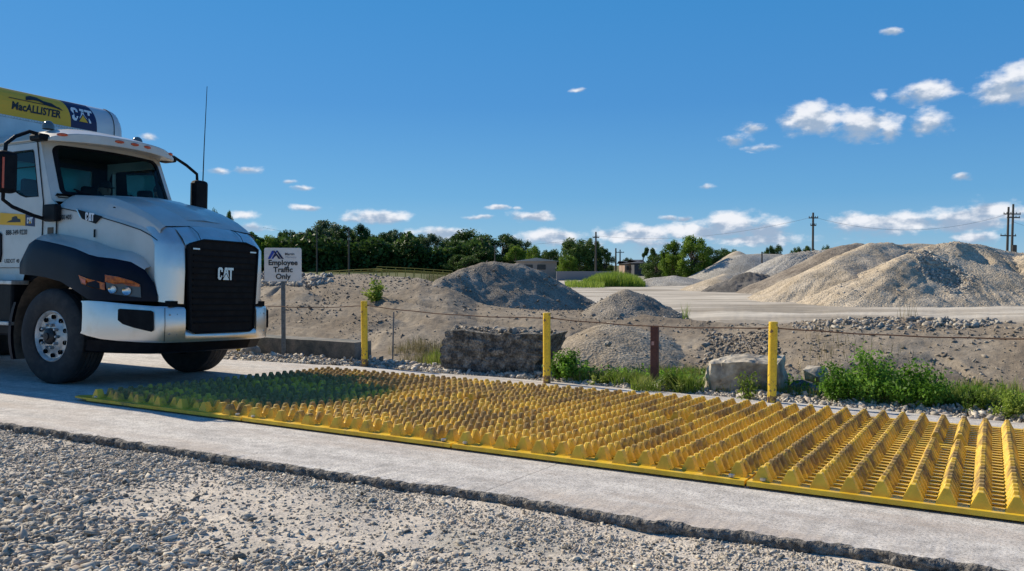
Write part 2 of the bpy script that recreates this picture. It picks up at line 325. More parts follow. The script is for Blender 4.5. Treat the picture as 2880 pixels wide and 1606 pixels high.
def scatter_px(name, N, cols, Ys, size, m, label, dens=None, cat='rubble'):
    c = RNG.uniform(*cols, N); Y = RNG.uniform(*Ys, N); P = np.stack([(c-CX)/F*Y, Y], 1)
    if dens is not None: k = dens(P[:, 0], P[:, 1], c); P = P[k]
    P = on_ground(P); sz = np.clip(RNG.lognormal(math.log(size), .5, len(P)), size*.4, size*3.2); P[:, 2] += sz*.2
    return stones(name, P, sz, m, .7, .7, kind='stuff', label=label, cat=cat)
ws = lambda x, y: x*n[0]+y*n[1]-10.3
scatter_px('bank_stones', 38000, (650, 3100), (11, 24), .0125, m_clod, 'small stones and clods strewn over the dirt bank', lambda x, y, c: (ws(x, y) > 1.2) & (RNG.uniform(0, 1, len(x)) < np.clip(.3+.9*fbm(x*.7, y*.7, seed=61), .05, 1)), 'stones')
scatter_px('crest_rubble', 16000, (2230, 3100), (13.2, 17.5), .021, m_rubble, 'band of broken pale stone along the crest of the right bank', lambda x, y, c: (np.abs(ws(x, y)-4.75-.25*vnoise(x*.8, y*.3, seed=3)) < .42) & (RNG.uniform(0, 1, len(x)) < np.clip(.55+.9*vnoise(x*1.1, y*.4, seed=5), .1, 1)))
scatter_px('left_rubble', 9000, (700, 935), (18, 26), .036, m_rubble, 'heap of grey riprap on the left bank crest behind the sign', lambda x, y, c: (ws(x, y) > 5.2) & (ws(x, y) < 7.2) & (c < 900+60*vnoise(y*2, y*0)))
scatter_px('hollow_rubble', 3600, (1980, 2190), (13, 18), .017, m_clod, 'dark broken stones in the hollow above the pale rock', lambda x, y, c: (ws(x, y) > 2.6) & (ws(x, y) < 4.6))
# ------------------------------------------------------------------ camera
cd = bpy.data.cameras.new('camera'); cam = bpy.data.objects.new('camera', cd); COL.objects.link(cam); cam.location = (0, 0, H); cam.rotation_euler = (R(90)-PIT, 0, 0)
cd.sensor_width = 36; cd.lens = 36*F/2880; cd.clip_end = 6000; cd.clip_start = .05; bpy.context.scene.camera = cam
# ------------------------------------------------------------------ yellow track-out mats
def mat_paint():
    m = bpy.data.materials.new('yellow_mat_with_mud'); m.use_nodes = True; nt = m.node_tree; b = nt.nodes['Principled BSDF']; L = nt.links.new
    g = nd(nt, 'ShaderNodeNewGeometry').outputs['Position']; tc = nd(nt, 'ShaderNodeTexCoord').outputs['Object']; at = nd(nt, 'ShaderNodeAttribute', attribute_name='mud').outputs['Fac']
    def noise(v, sc, de=5.): x = nd(nt, 'ShaderNodeTexNoise', i_Scale=sc, i_Detail=de, i_Roughness=.6); L(v, x.inputs['Vector']); return x.outputs[0]
    a = nd(nt, 'ShaderNodeMath', operation='MULTIPLY_ADD'); L(noise(g, 3.2, 3.), a.inputs[0]); a.inputs[1].default_value = 1.8; L(at, a.inputs[2])
    a2 = nd(nt, 'ShaderNodeMath', operation='MULTIPLY_ADD'); L(noise(g, 28.), a2.inputs[0]); a2.inputs[1].default_value = .9; L(a.outputs[0], a2.inputs[2])
    mr = nd(nt, 'ShaderNodeMapRange'); mr.inputs[1].default_value = 1.54; mr.inputs[2].default_value = 1.88; L(a2.outputs[0], mr.inputs[0])
    y = nd(nt, 'ShaderNodeValToRGB'); e = y.color_ramp.elements; e[0].position = .35; e[0].color = (.70, .41, .022, 1); e[1].position = .65; e[1].color = (.88, .58, .04, 1); L(noise(g, 9.), y.inputs[0])
    br = nd(nt, 'ShaderNodeValToRGB'); e = br.color_ramp.elements; e[0].position = .35; e[0].color = (.24, .15, .05, 1); e[1].position = .65; e[1].color = (.42, .28, .11, 1); L(noise(g, 22.), br.inputs[0])
    mx = nd(nt, 'ShaderNodeMix', data_type='RGBA'); L(mr.outputs[0], mx.inputs[0]); L(y.outputs[0], mx.inputs[6]); L(br.outputs[0], mx.inputs[7]); L(mx.outputs[2], b.inputs['Base Color'])
    rr = nd(nt, 'ShaderNodeMapRange'); rr.inputs[3].default_value = .42; rr.inputs[4].default_value = .9; L(mr.outputs[0], rr.inputs[0]); L(rr.outputs[0], b.inputs['Roughness'])
    bp = nd(nt, 'ShaderNodeBump', i_Strength=.5, i_Distance=.004); L(noise(g, 55.), bp.inputs['Height']); L(bp.outputs[0], b.inputs['Normal']); return m
m_mat = mat_paint()
m_gap_shade = mat('gap_shade_mud', (.05, .034, .02), .95, col2=(.10, .07, .045), scale=9, bump=.01, bscale=50)
m_steel = mat('galvanised_steel', (.45, .46, .47), .45, .9, col2=(.32, .33, .33), scale=14)
MS0, MS1 = 5.47, 9.26
def setmud(me, M, hk):                                # mud is heaviest in the two wheel tracks and on the crowns
    co = np.empty(len(me.vertices)*3, np.float32); me.vertices.foreach_get('co', co); co = co.reshape(-1, 3)
    s_ = co[:, 1]; t_ = co[:, 0]+M
    tr = np.maximum(np.exp(-((s_-6.45)/.55)**2), np.exp(-((s_-8.35)/.6)**2))
    v = .20*tr+.40*np.clip(co[:, 2]/.13, 0, 1)+.0+hk+.26*((co[:, 2] > .045) & (co[:, 2] < .085))-.62*(1-sm(5.55, 5.78, s_))*(1-.9*(t_ < -3.6))-.14
    a = me.attributes.new('mud', 'FLOAT', 'POINT'); a.data.foreach_set('value', v.astype(np.float32))
def track_mat(t0, w_, nr_, stag, hk, gap, label):
    root = empty('track_mat', ROADM @ Matrix.Translation((t0, 0, .014)), label=label, cat='mat', group='yellow track-out mats laid end to end on the road')
    sub = lambda g, nm, m=m_mat, bev=0: g.obj(nm, m, root, bev=bev)
    g = G(); g.box((w_/2, MS0+.045, .017), (w_-.012, .09, .030)); g.box((w_/2, MS1-.045, .017), (w_-.012, .09, .030))
    g.box((.03, (MS0+MS1)/2, .017), (.048, MS1-MS0-.182, .027)); g.box((w_-.03, (MS0+MS1)/2, .017), (.048, MS1-MS0-.182, .027))
    o = sub(g, 'rim'); setmud(o.data, t0, hk)
    p = w_/nr_; pt = .124; nt_ = int((MS1-MS0-.2)/pt)
    g = G()
    for j in range(nt_+1):                            # cross ribs
        g.box((w_/2, MS0+.125+j*pt, .021), (w_-.11, .052, .026))
    o = sub(g, 'rib_grid'); setmud(o.data, t0, hk-.22)
    g = G().box((w_/2, (MS0+MS1)/2, .005), (w_-.11, MS1-MS0-.185, .005)); sub(g, 'gap_shade_bed', m_gap_shade)  # soil-brown sheet under the ribs; its dark colour deepens the shade in the gaps
    for i in range(nr_):
        tc_ = (i+.5)*p; s0 = MS0+.045+(pt*.5 if (stag and i % 2) else 0); segs = [(s0, MS1-.085)]
        if i in gap: c = MS0+.60*(MS1-MS0) if stag == 0 else MS0+.55*(MS1-MS0); segs = [(s0, c-.13), (c+.13, MS1-.085)]
        if gap and i in (gap[0]+1,) and len(gap) == 2: pass
        g = G()
        for (a, b) in segs:
            k = max(2, round((b-a)/pt)); q_ = (b-a)/k; secs = []
            def sec(s_, hh, bw, tw): z0 = .028; return [(tc_-bw, s_, z0), (tc_-tw, s_, z0+hh), (tc_+tw, s_, z0+hh), (tc_+bw, s_, z0)]
            hb = p*.34
            secs.append(sec(a, .0, hb, hb*.9)); 
            for j in range(k):
                sa = a+j*q_; jit = random.uniform(-.003, .003)
                secs += [sec(sa+q_*(.36 if j else .13), .096+jit, hb, .015), sec(sa+q_*.64, .096+jit, hb, .015)]
                if j < k-1: secs += [sec(sa+q_*.88, .034, hb*.50, .007), sec(sa+q_*1.12, .034, hb*.50, .007)]
            secs.append(sec(b, .0, hb, hb*.9)); g.loft(secs)
        o = g.obj('ridge', m_mat, root, bev=.004, ang=25); setmud(o.data, t0, hk+random.uniform(-.08, .08))
    for q_ in (.10, w_-.10):
        g = G(); g.lathe([(.022, .04), (.022, .055), (0, .058)], (q_, MS0+.05, 0), 'z', 8); g.obj('bolt', m_steel, root)
    return root
track_mat(-8.30, 2.31, 14, 1, .22, (6, 7), 'leftmost yellow track mat, under the shadow of the truck')  # raised mud value also paints this mat darker inside the truck's shadow
track_mat(-5.985, 2.31, 14, 1, .10, (6, 7), 'muddy yellow track mat second from the left, half in the truck shadow')
track_mat(-3.67, 2.29, 14, 1, -.02, (6, 7), 'yellow track mat with clean yellow front teeth, third from the left in sunlight')
track_mat(-1.375, 2.31, 13, 0, .04, (5, 6), 'nearest yellow track mat at the right, its ridges and ribs seen end on')
g = G(); P_ = [(0, MS0), (-.22, MS0+.02), (-.26, MS0+.09), (-.05, MS0+.32), (0, MS0+.34)]   # turned-up lip at the far left end
g.prism(P_, lambda a, b, h: (a, b, .012+h), .02)
lip = g.obj('corner_lip', m_mat, [o for o in COL.objects if o.name == 'track_mat'][0], bev=.004); setmud(lip.data, -8.3, .0)
# ------------------------------------------------------------------ posts and cable
def post_paint():
    m = mat('yellow_post_paint', (.86, .57, .03), .5, col2=(.72, .45, .03), scale=6, lo=.45, hi=.7, bump=.0015, bscale=30, fine=.12); nt = m.node_tree; L = nt.links.new; b = nt.nodes['Principled BSDF']
    src = b.inputs['Base Color'].links[0].from_socket; tc = nd(nt, 'ShaderNodeTexCoord').outputs['Object']; sp = nd(nt, 'ShaderNodeSeparateXYZ'); L(tc, sp.inputs[0])
    no = nd(nt, 'ShaderNodeTexNoise', i_Scale=16., i_Detail=6.); L(tc, no.inputs['Vector'])
    mr = nd(nt, 'ShaderNodeMapRange'); mr.inputs[1].default_value = .34; mr.inputs[2].default_value = .10; mr.inputs[4].default_value = .30; L(sp.outputs[2], mr.inputs[0])
    ad = nd(nt, 'ShaderNodeMath', operation='ADD'); L(no.outputs[0], ad.inputs[0]); L(mr.outputs[0], ad.inputs[1]); st = nd(nt, 'ShaderNodeMapRange'); st.inputs[1].default_value = .61; st.inputs[2].default_value = .68; L(ad.outputs[0], st.inputs[0])
    mx = nd(nt, 'ShaderNodeMix', data_type='RGBA'); L(st.outputs[0], mx.inputs[0]); L(src, mx.inputs[6]); mx.inputs[7].default_value = (.22, .13, .06, 1); L(mx.outputs[2], b.inputs['Base Color']); return m
m_yel = post_paint()
m_rust = mat('rusty_cable', (.10, .05, .03), .8, col2=(.17, .09, .05), scale=30)
def post(px, py, h, s_over, label, base=None):
    if base is None:
        d = D(px, py, 1.)-np.array([0, 0, H]); k_ = (-K*(0-5.5)-H); tt_ = (K*5.5-H)/(d[2]+K*(d[0]*n[0]+d[1]*n[1])); base = np.array([0, 0, H])+d*tt_
    z0 = terr(base[0], base[1]).item()-.1; M = Matrix.Translation((base[0], base[1], z0)) @ Matrix.Rotation(R(random.uniform(-.9, .9)), 4, 'Y')
    root = empty('bollard', M, label=label, cat='post', group='yellow posts carrying the cable along the road'); hh = h+.1
    g = G(); g.tube([(0, 0, 0), (0, 0, hh*.5), (0, 0, hh-.012)], .052, 28).obj('pipe', m_yel, root, smooth=True)
    g = G(); g.lathe([(.0525, hh-.012), (.053, hh-.008), (.050, hh-.002), (.03, hh), (0, hh)], (0, 0, 0), 'z', 28).obj('cap', m_yel, root, smooth=True)
    g = G(); g.lathe([(.011, 0), (.011, .008), (0, .01)], (.02, -.055, .2), 'y', 8); g.obj('bolt', m_rust, root)
    g = G(); g.tube([(.045, .03, hh-.075), (.075, .045, hh-.075)], .012, 8); g.obj('eye_bolt', m_rust, root)
    return base, z0
B1, z1 = post(1026, 1031, 1.07, 0, 'yellow post just right of the employee sign, beside the low concrete block')
B2, z2 = post(1538, 1077, 1.0, 0, 'yellow post in front of the long rough stone block')
B3, z3 = post(2170, 1132, 1.01, 0, 'yellow post in front of the pale boulder, nearest of the three in view')
dv = (B3-B2)*1.0; B4, z4 = post(0, 0, 1.0, 0, 'yellow post beyond the right edge of the view', B3+np.array([2.3, -1.38, 0]))
B0, z0_ = post(0, 0, 1.05, 0, 'yellow post hidden behind the truck', B1+np.array([-2.6, 1.75, 0]))
att = []
for (B, z_, h_) in ((B0, z0_, 1.05), (B1, z1, 1.07), (B2, z2, 1.0), (B3, z3, 1.01), (B4, z4, 1.0)): att.append(np.array([B[0], B[1], z_+.1+h_-.075]))
P_ = []
for i in range(len(att)-1):
    for f_ in np.linspace(0, 1, 25)[(1 if i else 0):]:
        p = att[i]*(1-f_)+att[i+1]*f_; p = p+np.array([0, 0, -.10*4*f_*(1-f_)*(.5 if i != 3 else .3)+.003*math.sin(f_*23+i)]); P_.append(p+np.array(n)*.056)
G().tube(P_, .0075, 6).obj('cable', m_rust, smooth=True, label='rusty brown wire rope strung between the yellow posts', cat='cable')
# brown marker post, thin stake
m_brown = mat('brown_painted_steel', (.075, .022, .018), .55, col2=(.12, .04, .03), scale=12, bump=.002)
b = D(1841, 1075, 11.35); zb = terr(b[0], b[1]).item()
root = empty('marker_post', Matrix.Translation((b[0], b[1], zb-.1)) @ Matrix.Rotation(R(-20), 4, 'Z'), label='dark brown square post standing in the weeds between two yellow posts', cat='post')
hh = D(1841, 916, 11.35)[2]-zb+.1
G().box((0, 0, hh/2), (.105, .09, hh)).obj('shaft', m_brown, root, bev=.006)
G().box((-.018, -.0465, hh-.235), (.035, .003, .05)).obj('sticker', mat('worn_sticker', (.45, .25, .22), .6), root)
b = D(1104, 1020, 14.1); zb = terr(b[0], b[1]).item(); zt = D(1107, 877, 14.1)
G().box((0, 0, 0), (.02, .035, 1)).obj('stake', mat('grey_stake_metal', (.22, .215, .21), .7, .3), label='thin grey stake standing on the bank right of the first yellow post', cat='stake').matrix_world = Matrix.Translation(((b[0]+zt[0])/2, b[1], (zb-.1+zt[2])/2)) @ Matrix.Rotation(R(1.5), 4, 'Y') @ Matrix.Diagonal((1, 1, zt[2]-zb+.1, 1))
# ------------------------------------------------------------------ lettering
def text_geo(txt, size, shear=0., bold=0., sx=1., sp=1.):
    c = bpy.data.curves.new('t', 'FONT'); c.body = txt; c.size = size; c.shear = shear; c.offset = bold; c.align_x = 'CENTER'; c.align_y = 'CENTER'; c.space_character = sp; c.resolution_u = 3
    o = bpy.data.objects.new('t', c); COL.objects.link(o); bpy.context.view_layer.update(); me = o.to_mesh()
    V = [(v.co.x*sx, v.co.y) for v in me.vertices]; Fa = [tuple(p.vertices) for p in me.polygons]; o.to_mesh_clear(); bpy.data.objects.remove(o); bpy.data.curves.remove(c); return V, Fa
def letter(name, txt, size, fn, m, parent, **k):
    V, Fa = text_geo(txt, size, **k); g = G(); g.add([fn(a, b) for a, b in V], Fa)
    me = bpy.data.meshes.new(name); me.from_pydata(g.v, [], g.f); me.update(); return link(name, me, m, parent)
C_ = [(.12, 1), (.44, 1), (.56, .88), (.56, .64), (.37, .64), (.37, .80), (.21, .80), (.21, .2), (.37, .2), (.37, .34), (.53, .34), (.40, .1), (.32, 0), (.12, 0), (0, .12), (0, .88)]
A1 = [(.80, 1), (.96, 1), (.96, .85), (.91, .66), (.96, .66), (.96, .60), (.66, .24), (.62, .18)]; A2 = [(1.92-a, b) for a, b in reversed(A1)]
T_ = [(1.18, 1), (1.84, 1), (1.84, .8), (1.62, .8), (1.62, 0), (1.46, 0), (1.43, .1), (1.43, .8), (1.18, .8)]
TRI = [(.58, 0), (1.34, 0), (.96, .50)]
def cat_logo(parent, fn, h, m, mt, th=.004, nm='badge_lettering'):   # fn(a,b,depth) centred
    k = h; f2 = lambda a, b, d: fn((a-.92)*.86*k, (b-.5)*k, d)
    g = G()
    for P in (C_, A1, A2, T_): g.prism(P, f2, th)
    if m is mt: g.prism(TRI, f2, th); g.obj(nm, m, parent)
    else: g.obj(nm, m, parent); G().prism(TRI, f2, th).obj('badge_triangle', mt, parent)
# ------------------------------------------------------------------ road sign
m_white = mat('white_sign', (.86, .83, .77), .35, col2=(.80, .77, .71), scale=6)
m_blk = mat('black_lettering', (.02, .02, .022), .5); m_navy = mat('navy_paint', (.010, .014, .07), .45); m_blue = mat('blue_print', (.03, .07, .42), .4)
sb = D(789, 985, 15.2); gz0 = terr(sb[0], sb[1]).item(); tl = D(745, 697, 15.2); brt = D(847, 791, 15.2); sc = (tl+brt)/2
root = empty('employee_sign', Matrix.Translation((sc[0], sc[1], gz0-.05)) @ Matrix.Rotation(R(14), 4, 'Z'), label='white sign reading Employee Traffic Only on a steel post', cat='sign')
sw = abs(brt[0]-tl[0])/math.cos(R(14)-.3)*1.0; shh = tl[2]-brt[2]; cz = sc[2]-gz0+.05; fs = lambda a, b, d=0: (a, -.006-d, cz+b)
def rrect(w_, h_, r_, k=5): return [(sx*(w_/2-r_)+r_*math.cos(a), sy*(h_/2-r_)+r_*math.sin(a)) for sx, sy, a0 in ((1, 1, 0), (-1, 1, 90), (-1, -1, 180), (1, -1, 270)) for a in [R(a0+90*i/k) for i in range(k+1)]]
G().prism(rrect(sw, shh, .035), lambda a, b, h: (a, h, cz+b), .004).obj('panel', m_white, root)
g = G(); g.box((0, .026, (cz+shh/2)/2-.02), (.035, .004, cz+shh/2-.04)); 
for sx in (-1, 1): g.box((sx*.0195, .018, (cz+shh/2)/2-.02), (.004, .02, cz+shh/2-.04)); g.box((sx*.03, .008, (cz+shh/2)/2-.02), (.018, .004, cz+shh/2-.04))
for o_ in (g.obj('post', mat('steel_sign_post', (.22, .25, .26), .6, .5, col2=(.15, .17, .18), scale=20), root),): pass
k_ = sw/.64
for i, (tx, yy, sz) in enumerate((('Employee', .03, .128), ('Traffic', -.095, .128), ('Only', -.215, .128))): letter('lettering', tx, sz*k_, lambda a, b, yy=yy: fs(a, b+yy*k_, .002), m_blk, root, bold=.0035)
letter('lettering', 'Martin', .062*k_, lambda a, b: fs(a+.115*k_, b+.185*k_, .002), m_blk, root, bold=.001)
letter('lettering', 'Marietta', .056*k_, lambda a, b: fs(a+.135*k_, b+.130*k_, .002), mat('faded_grey_print', (.38, .39, .42), .5), root)
for nm, m_, P in (('logo_mark', m_blue, [[(-.26, .10), (-.215, .10), (-.15, .21), (-.17, .245), (-.185, .245)], [(-.20, .10), (-.165, .10), (-.09, .245), (-.115, .245), (-.135, .21)]]), ('logo_mark', m_navy, [[(-.17, .245), (-.145, .245), (-.035, .10), (-.075, .10)], [(-.09, .245), (-.115, .245), (-.06, .15), (-.02, .10), (.015, .10)], [(-.155, .12), (-.115, .16), (-.14, .19), (-.18, .12)]])):
    g = G()
    for P1 in P: g.prism([(a*k_, b*k_) for a, b in P1], lambda a, b, h: fs(a, b, .002+h), .001 if m_ is m_blue else .0018)
    g.obj(nm, m_, root)
# ------------------------------------------------------------------ TRUCK (built in road axes: x forward, y away from us, z up)
TM = ROADM @ Matrix.Translation((-10.0, 7.37, 0))
TR = empty('heavy_truck', TM, label='white heavy truck with chrome bumper and boxy silver body, at the left on the road', cat='truck')
m_paint = mat('white_truck_paint', (.60, .57, .515), .34, col2=(.53, .50, .45), scale=2.5, coat=.3, bump=.0004, bscale=12)
m_paint2 = mat('dusty_white_paint', (.55, .56, .56), .4, col2=(.44, .42, .38), scale=3, lo=.45, hi=.7, coat=.3)
m_chrome = mat('brushed_dusty_chrome', (.80, .77, .72), .36, .85, col2=(.68, .63, .56), scale=3, lo=.5, hi=.75, bump=.0006, bscale=9)
m_plast = mat('black_plastic', (.006, .006, .008), .5, col2=(.010, .011, .013), scale=8, spec=.12)
m_fend = mat('dark_blue_fender', (.003, .004, .012), .38, col2=(.005, .007, .018), scale=3, spec=.16)
m_rub = mat('tyre_rubber', (.018, .018, .019), .8, col2=(.05, .046, .042), scale=7, lo=.45, hi=.75, bump=.002, bscale=30)
m_alu = mat('aluminium_wheel', (.66, .64, .61), .42, .45, col2=(.48, .45, .41), scale=10)
m_hubd = mat('oily_hub', (.03, .03, .032), .45, .5); m_dirt = mat('muddy_liner', (.05, .038, .028), .85, col2=(.13, .095, .065), scale=4, bump=.004, bscale=25)
m_chas = mat('chassis_black', (.008, .008, .009), .8, spec=.15)
m_body = mat('silver_body_panel', (.62, .63, .63), .34, .3, col2=(.52, .53, .54), scale=2, bump=.0006, bscale=6)
m_yband = mat('yellow_decal', (.80, .44, .05), .55, spec=.25); m_silv = mat('silver_badge', (.62, .63, .65), .25, .9); m_whi = mat('white_decal', (.75, .76, .77), .4)
m_amb = mat('amber_lens', (.55, .115, .004), .25, col2=(.28, .045, .002), scale=18, coat=.15); m_red = mat('red_orange_lens', (.60, .07, .01), .2, coat=.5); m_int = mat('dark_cab_trim', (.02, .022, .026), .7)
def glass(name, tint, f):
    m = bpy.data.materials.new(name); m.use_nodes = True; nt = m.node_tree; nt.nodes.remove(nt.nodes['Principled BSDF']); L = nt.links.new; out = nt.nodes['Material Output']
    t = nd(nt, 'ShaderNodeBsdfTransparent'); t.inputs[0].default_value = (*tint, 1); gl = nd(nt, 'ShaderNodeBsdfGlossy'); gl.inputs['Roughness'].default_value = .02
    lw = nd(nt, 'ShaderNodeLayerWeight'); lw.inputs[0].default_value = f; mx = nd(nt, 'ShaderNodeMixShader'); L(lw.outputs['Fresnel'], mx.inputs[0]); L(t.outputs[0], mx.inputs[1]); L(gl.outputs[0], mx.inputs[2]); L(mx.outputs[0], out.inputs[0]); return m
m_wsg = glass('tinted_windscreen', (.62, .76, .76), .18); m_sg = glass('teal_side_glass', (.45, .92, .95), .26); m_lens = glass('clear_lens', (.9, .9, .88), .4)
O = lambda g, nm, m, par=TR, **k: g.obj(nm, m, par, **k)
# hood -------------------------------------------------------------
def hsec(x, w_, zb, zs, ys, zh, zc): return [(x, -w_, zb), (x, -w_, zs-.08), (x, -w_+.012, zs-.01), (x, -w_+.03, zs), (x, -ys-.05, (zs+2*zh)/3), (x, -ys+.02, zh), (x, -ys*.5, (zh+zc)/2+.008), (x, 0, zc), (x, ys*.5, (zh+zc)/2+.008), (x, ys-.02, zh), (x, ys+.05, (zs+2*zh)/3), (x, w_-.03, zs), (x, w_-.012, zs-.01), (x, w_, zs-.08), (x, w_, zb)]
HS = [(-.43, .93, 1.55, 2.26, .74, 2.41, 2.44), (0., .91, 1.50, 2.19, .74, 2.38, 2.42), (.4, .88, 1.45, 2.11, .73, 2.34, 2.38), (.75, .85, 1.35, 2.03, .72, 2.24, 2.28), (1.05, .81, 1.2, 1.95, .71, 2.12, 2.16), (1.22, .79, 1.1, 1.88, .70, 2.03, 2.065), (1.325, .775, 1.06, 1.82, .69, 1.965, 2.0)]
o = O(G().loft([hsec(*h) for h in HS]), 'hood', m_paint, smooth=True, ang=18, bev=.010)
# raised centre of the hood
def cut(x, w_, zc): return [(x, -w_, zc-.035), (x, -w_+.05, zc+.012), (x, 0, zc+.03), (x, w_-.05, zc+.012), (x, w_, zc-.035)]
O(G().loft([cut(-.3, .42, 2.425), cut(.3, .40, 2.385), cut(.7, .37, 2.285), cut(1.0, .34, 2.165), cut(1.2, .31, 2.06)]), 'hood_bulge', m_paint, smooth=True, ang=60)
# chrome grille surround: wraps from the hood side round to the grille
def ring(y, x, zb, zt): return [(x, y, zb), (x+.01, y, (zb+zt)/2), (x, y, zt-.07), (x-.05, y*.99, zt+.0), (x-.14, y*.975, zt+.095), (x-.20, y*.97, zt+.155)]
S_ = [ring(-.80, 1.30, 1.06, 1.80), ring(-.775, 1.42, 1.05, 1.80), ring(-.70, 1.50, 1.04, 1.80), ring(-.60, 1.545, 1.03, 1.80), ring(-.565, 1.55, 1.03, 1.80)]
g = G().loft(S_); g.mir(); g.loft([[(1.55, y, 1.70+.0), (1.555, y, zt-.05), (1.51, y, zt+.02), (1.41, y, zt+.115), (1.325, y, zt+.16)] for y, zt in ((-.57, 1.80), (-.3, 1.83), (0, 1.84), (.3, 1.83), (.57, 1.80))]); O(g, 'grille_surround', m_chrome, smooth=True, ang=50)
for y in (-.34, .34): g = G(); g.tube([(1.565, y, 1.78), (1.555, y, 1.82), (1.50, y, 1.90), (1.40, y, 1.965), (1.30, y, 1.995)], .004, 5); O(g, 'panel_seam', m_plast)
gp = [(-.50, .72), (-.44, .68), (.44, .68), (.50, .72), (.545, 1.60), (.55, 1.74), (.50, 1.77), (.34, 1.815), (-.34, 1.815), (-.50, 1.77), (-.55, 1.74), (-.545, 1.60)]
gr = O(G().prism(gp, lambda a, b, h: (1.535+h, a, b), .06), 'grille', m_plast, bev=.012)
g = G()
for k in range(13): g.box((1.602, 0, .80+k*.075), (.012, .96 if k else .9, .016))
O(g, 'grille_bars', m_chas, gr)
g = G(); g.tube([(1.605, a*.985, b) for a, b in gp+gp[:1]], .012, 6); O(g, 'grille_frame', m_plast, gr, smooth=True)
cat_logo(TR, lambda a, b, d: (1.612+d, a, 1.41+b), .155, m_silv, m_silv, .012)
g = G(); g.box((1.612, -.45, 1.70), (.012, .10, .018)); O(g, 'trim_dash', m_silv); g = G(); g.box((1.612, .45, 1.70), (.012, .10, .018)); O(g, 'trim_dash', m_silv)
# bumper ------------------------------------------------------------
bpl = [(.55, -1.215), (.66, -1.205), (.85, -1.15), (1.05, -1.075), (1.30, -.96), (1.44, -.865), (1.50, -.80), (1.575, -.56)]
def bsec(x, y, zb, zt):
    k = .03; return [(x-.10, y*.95, zb+.0), (x-.02, y, zb), (x+.006, y, zb+k), (x+.012, y, (zb+zt)/2), (x+.006, y, zt-k), (x-.02, y, zt), (x-.10, y*.95, zt)]
zt_ = [1.045, 1.05, 1.045, 1.03, 1.01, 1.0, 1.0, .99]; zb_ = [.66, .635, .60, .585, .575, .572, .57, .57]
g = G().loft([bsec(x, y, b, t_) for (x, y), b, t_ in zip(bpl, zb_, zt_)]); g.mir(); g.loft([bsec(1.575, -.56, .57, .72), bsec(1.59, -.3, .57, .695), bsec(1.595, 0, .57, .69), bsec(1.59, .3, .57, .695), bsec(1.575, .56, .57, .72)]); bump = O(g, 'bumper', m_chrome, smooth=True, ang=45)
for sg in (-1, 1):                                   # dark fog-lamp openings, following the bumper face
    def bf(a, b, h, sg=sg): x = 1.06+a*.30; y = -(1.075-a*.150); return (x+.020+h*.6+.004*a, sg*-1*(y-h*.8)*-1 if sg < 0 else -(y-h*.8), b)
    P = [(.0, .955), (.05, .965), (.93, .95), (1., .935), (1.02, .72), (.96, .70), (.45, .745), (.14, .785), (0., .83)]
    O(G().prism(P, lambda a, b, h: (1.04+a*.375+.022+h*.5, sg*(1.088-a*.195+.004+h*.8), b), .012), 'fog_opening', m_plast, bump)
O(G().box((1.43, 0, 1.03), (.2, 1.5, .07)), 'bumper_gap', m_chas)
for sg in (-1, 1):
    O(G().tube([(1.512, sg*.80, .585), (1.522, sg*.80, .78), (1.512, sg*.80, .985)], .0035, 5), 'bumper_seam', m_chas, bump)
    for a_, b_ in ((.74, .90), (.65, .905), (.74, .67), (.65, .665)): O(G().lathe([(.014, 0), (.012, .008), (0, .010)], (1.545-(a_-.65)*.25, sg*a_, b_), 'x', 8), 'bumper_bolt', m_steel, bump)
    O(G().lathe([(.016, 0), (.014, .012), (0, .014)], (.62, sg*.865, 2.19), 'z', 8), 'hood_latch', m_plast)
    O(G().box((.30, sg*.905, 1.88), (.02, .012, .10)), 'hood_latch', m_plast)
dam = [(x, y) for x, y in bpl[1:]]; dam = dam+[(x, -y) for x, y in reversed(dam)]; O(G().loft([[(x-.06, y*.97, .58), (x-.12, y*.95, .45), (x-.3, y*.9, .42)] for x, y in dam]), 'air_dam', m_plast)
g = G()
for i in range(9): g.box((1.20, -1.0+i*.018, .545), (.012, .010, .012))
# fenders -----------------------------------------------------------
fs_ = [(-.92, -1.10, 1.37, 1.40), (-.80, -1.185, 1.36, 1.545), (-.62, -1.195, 1.35, 1.745), (-.48, -1.20, 1.345, 1.80), (-.2, -1.20, 1.32, 1.765), (.1, -1.20, 1.27, 1.72), (.35, -1.20, 1.18, 1.675), (.62, -1.195, 1.07, 1.60), (.75, -1.175, 1.055, 1.575), (.95, -1.09, 1.055, 1.555), (1.12, -.99, 1.055, 1.52), (1.25, -.90, 1.055, 1.43), (1.33, -.83, 1.055, 1.28), (1.37, -.80, 1.055, 1.15)]
def fsec(x, y, zb, zt): 
    i = (x, y+.03, zb); return [(x-.0, y*.93, zb-.0), (x, y, zb), (x+.003, y*1.004, zb+(zt-zb)*.3), (x, y*1.003, zb+(zt-zb)*.7), (x-.004, y*.995, zt-.03), (x-.012, y*.98, zt)]
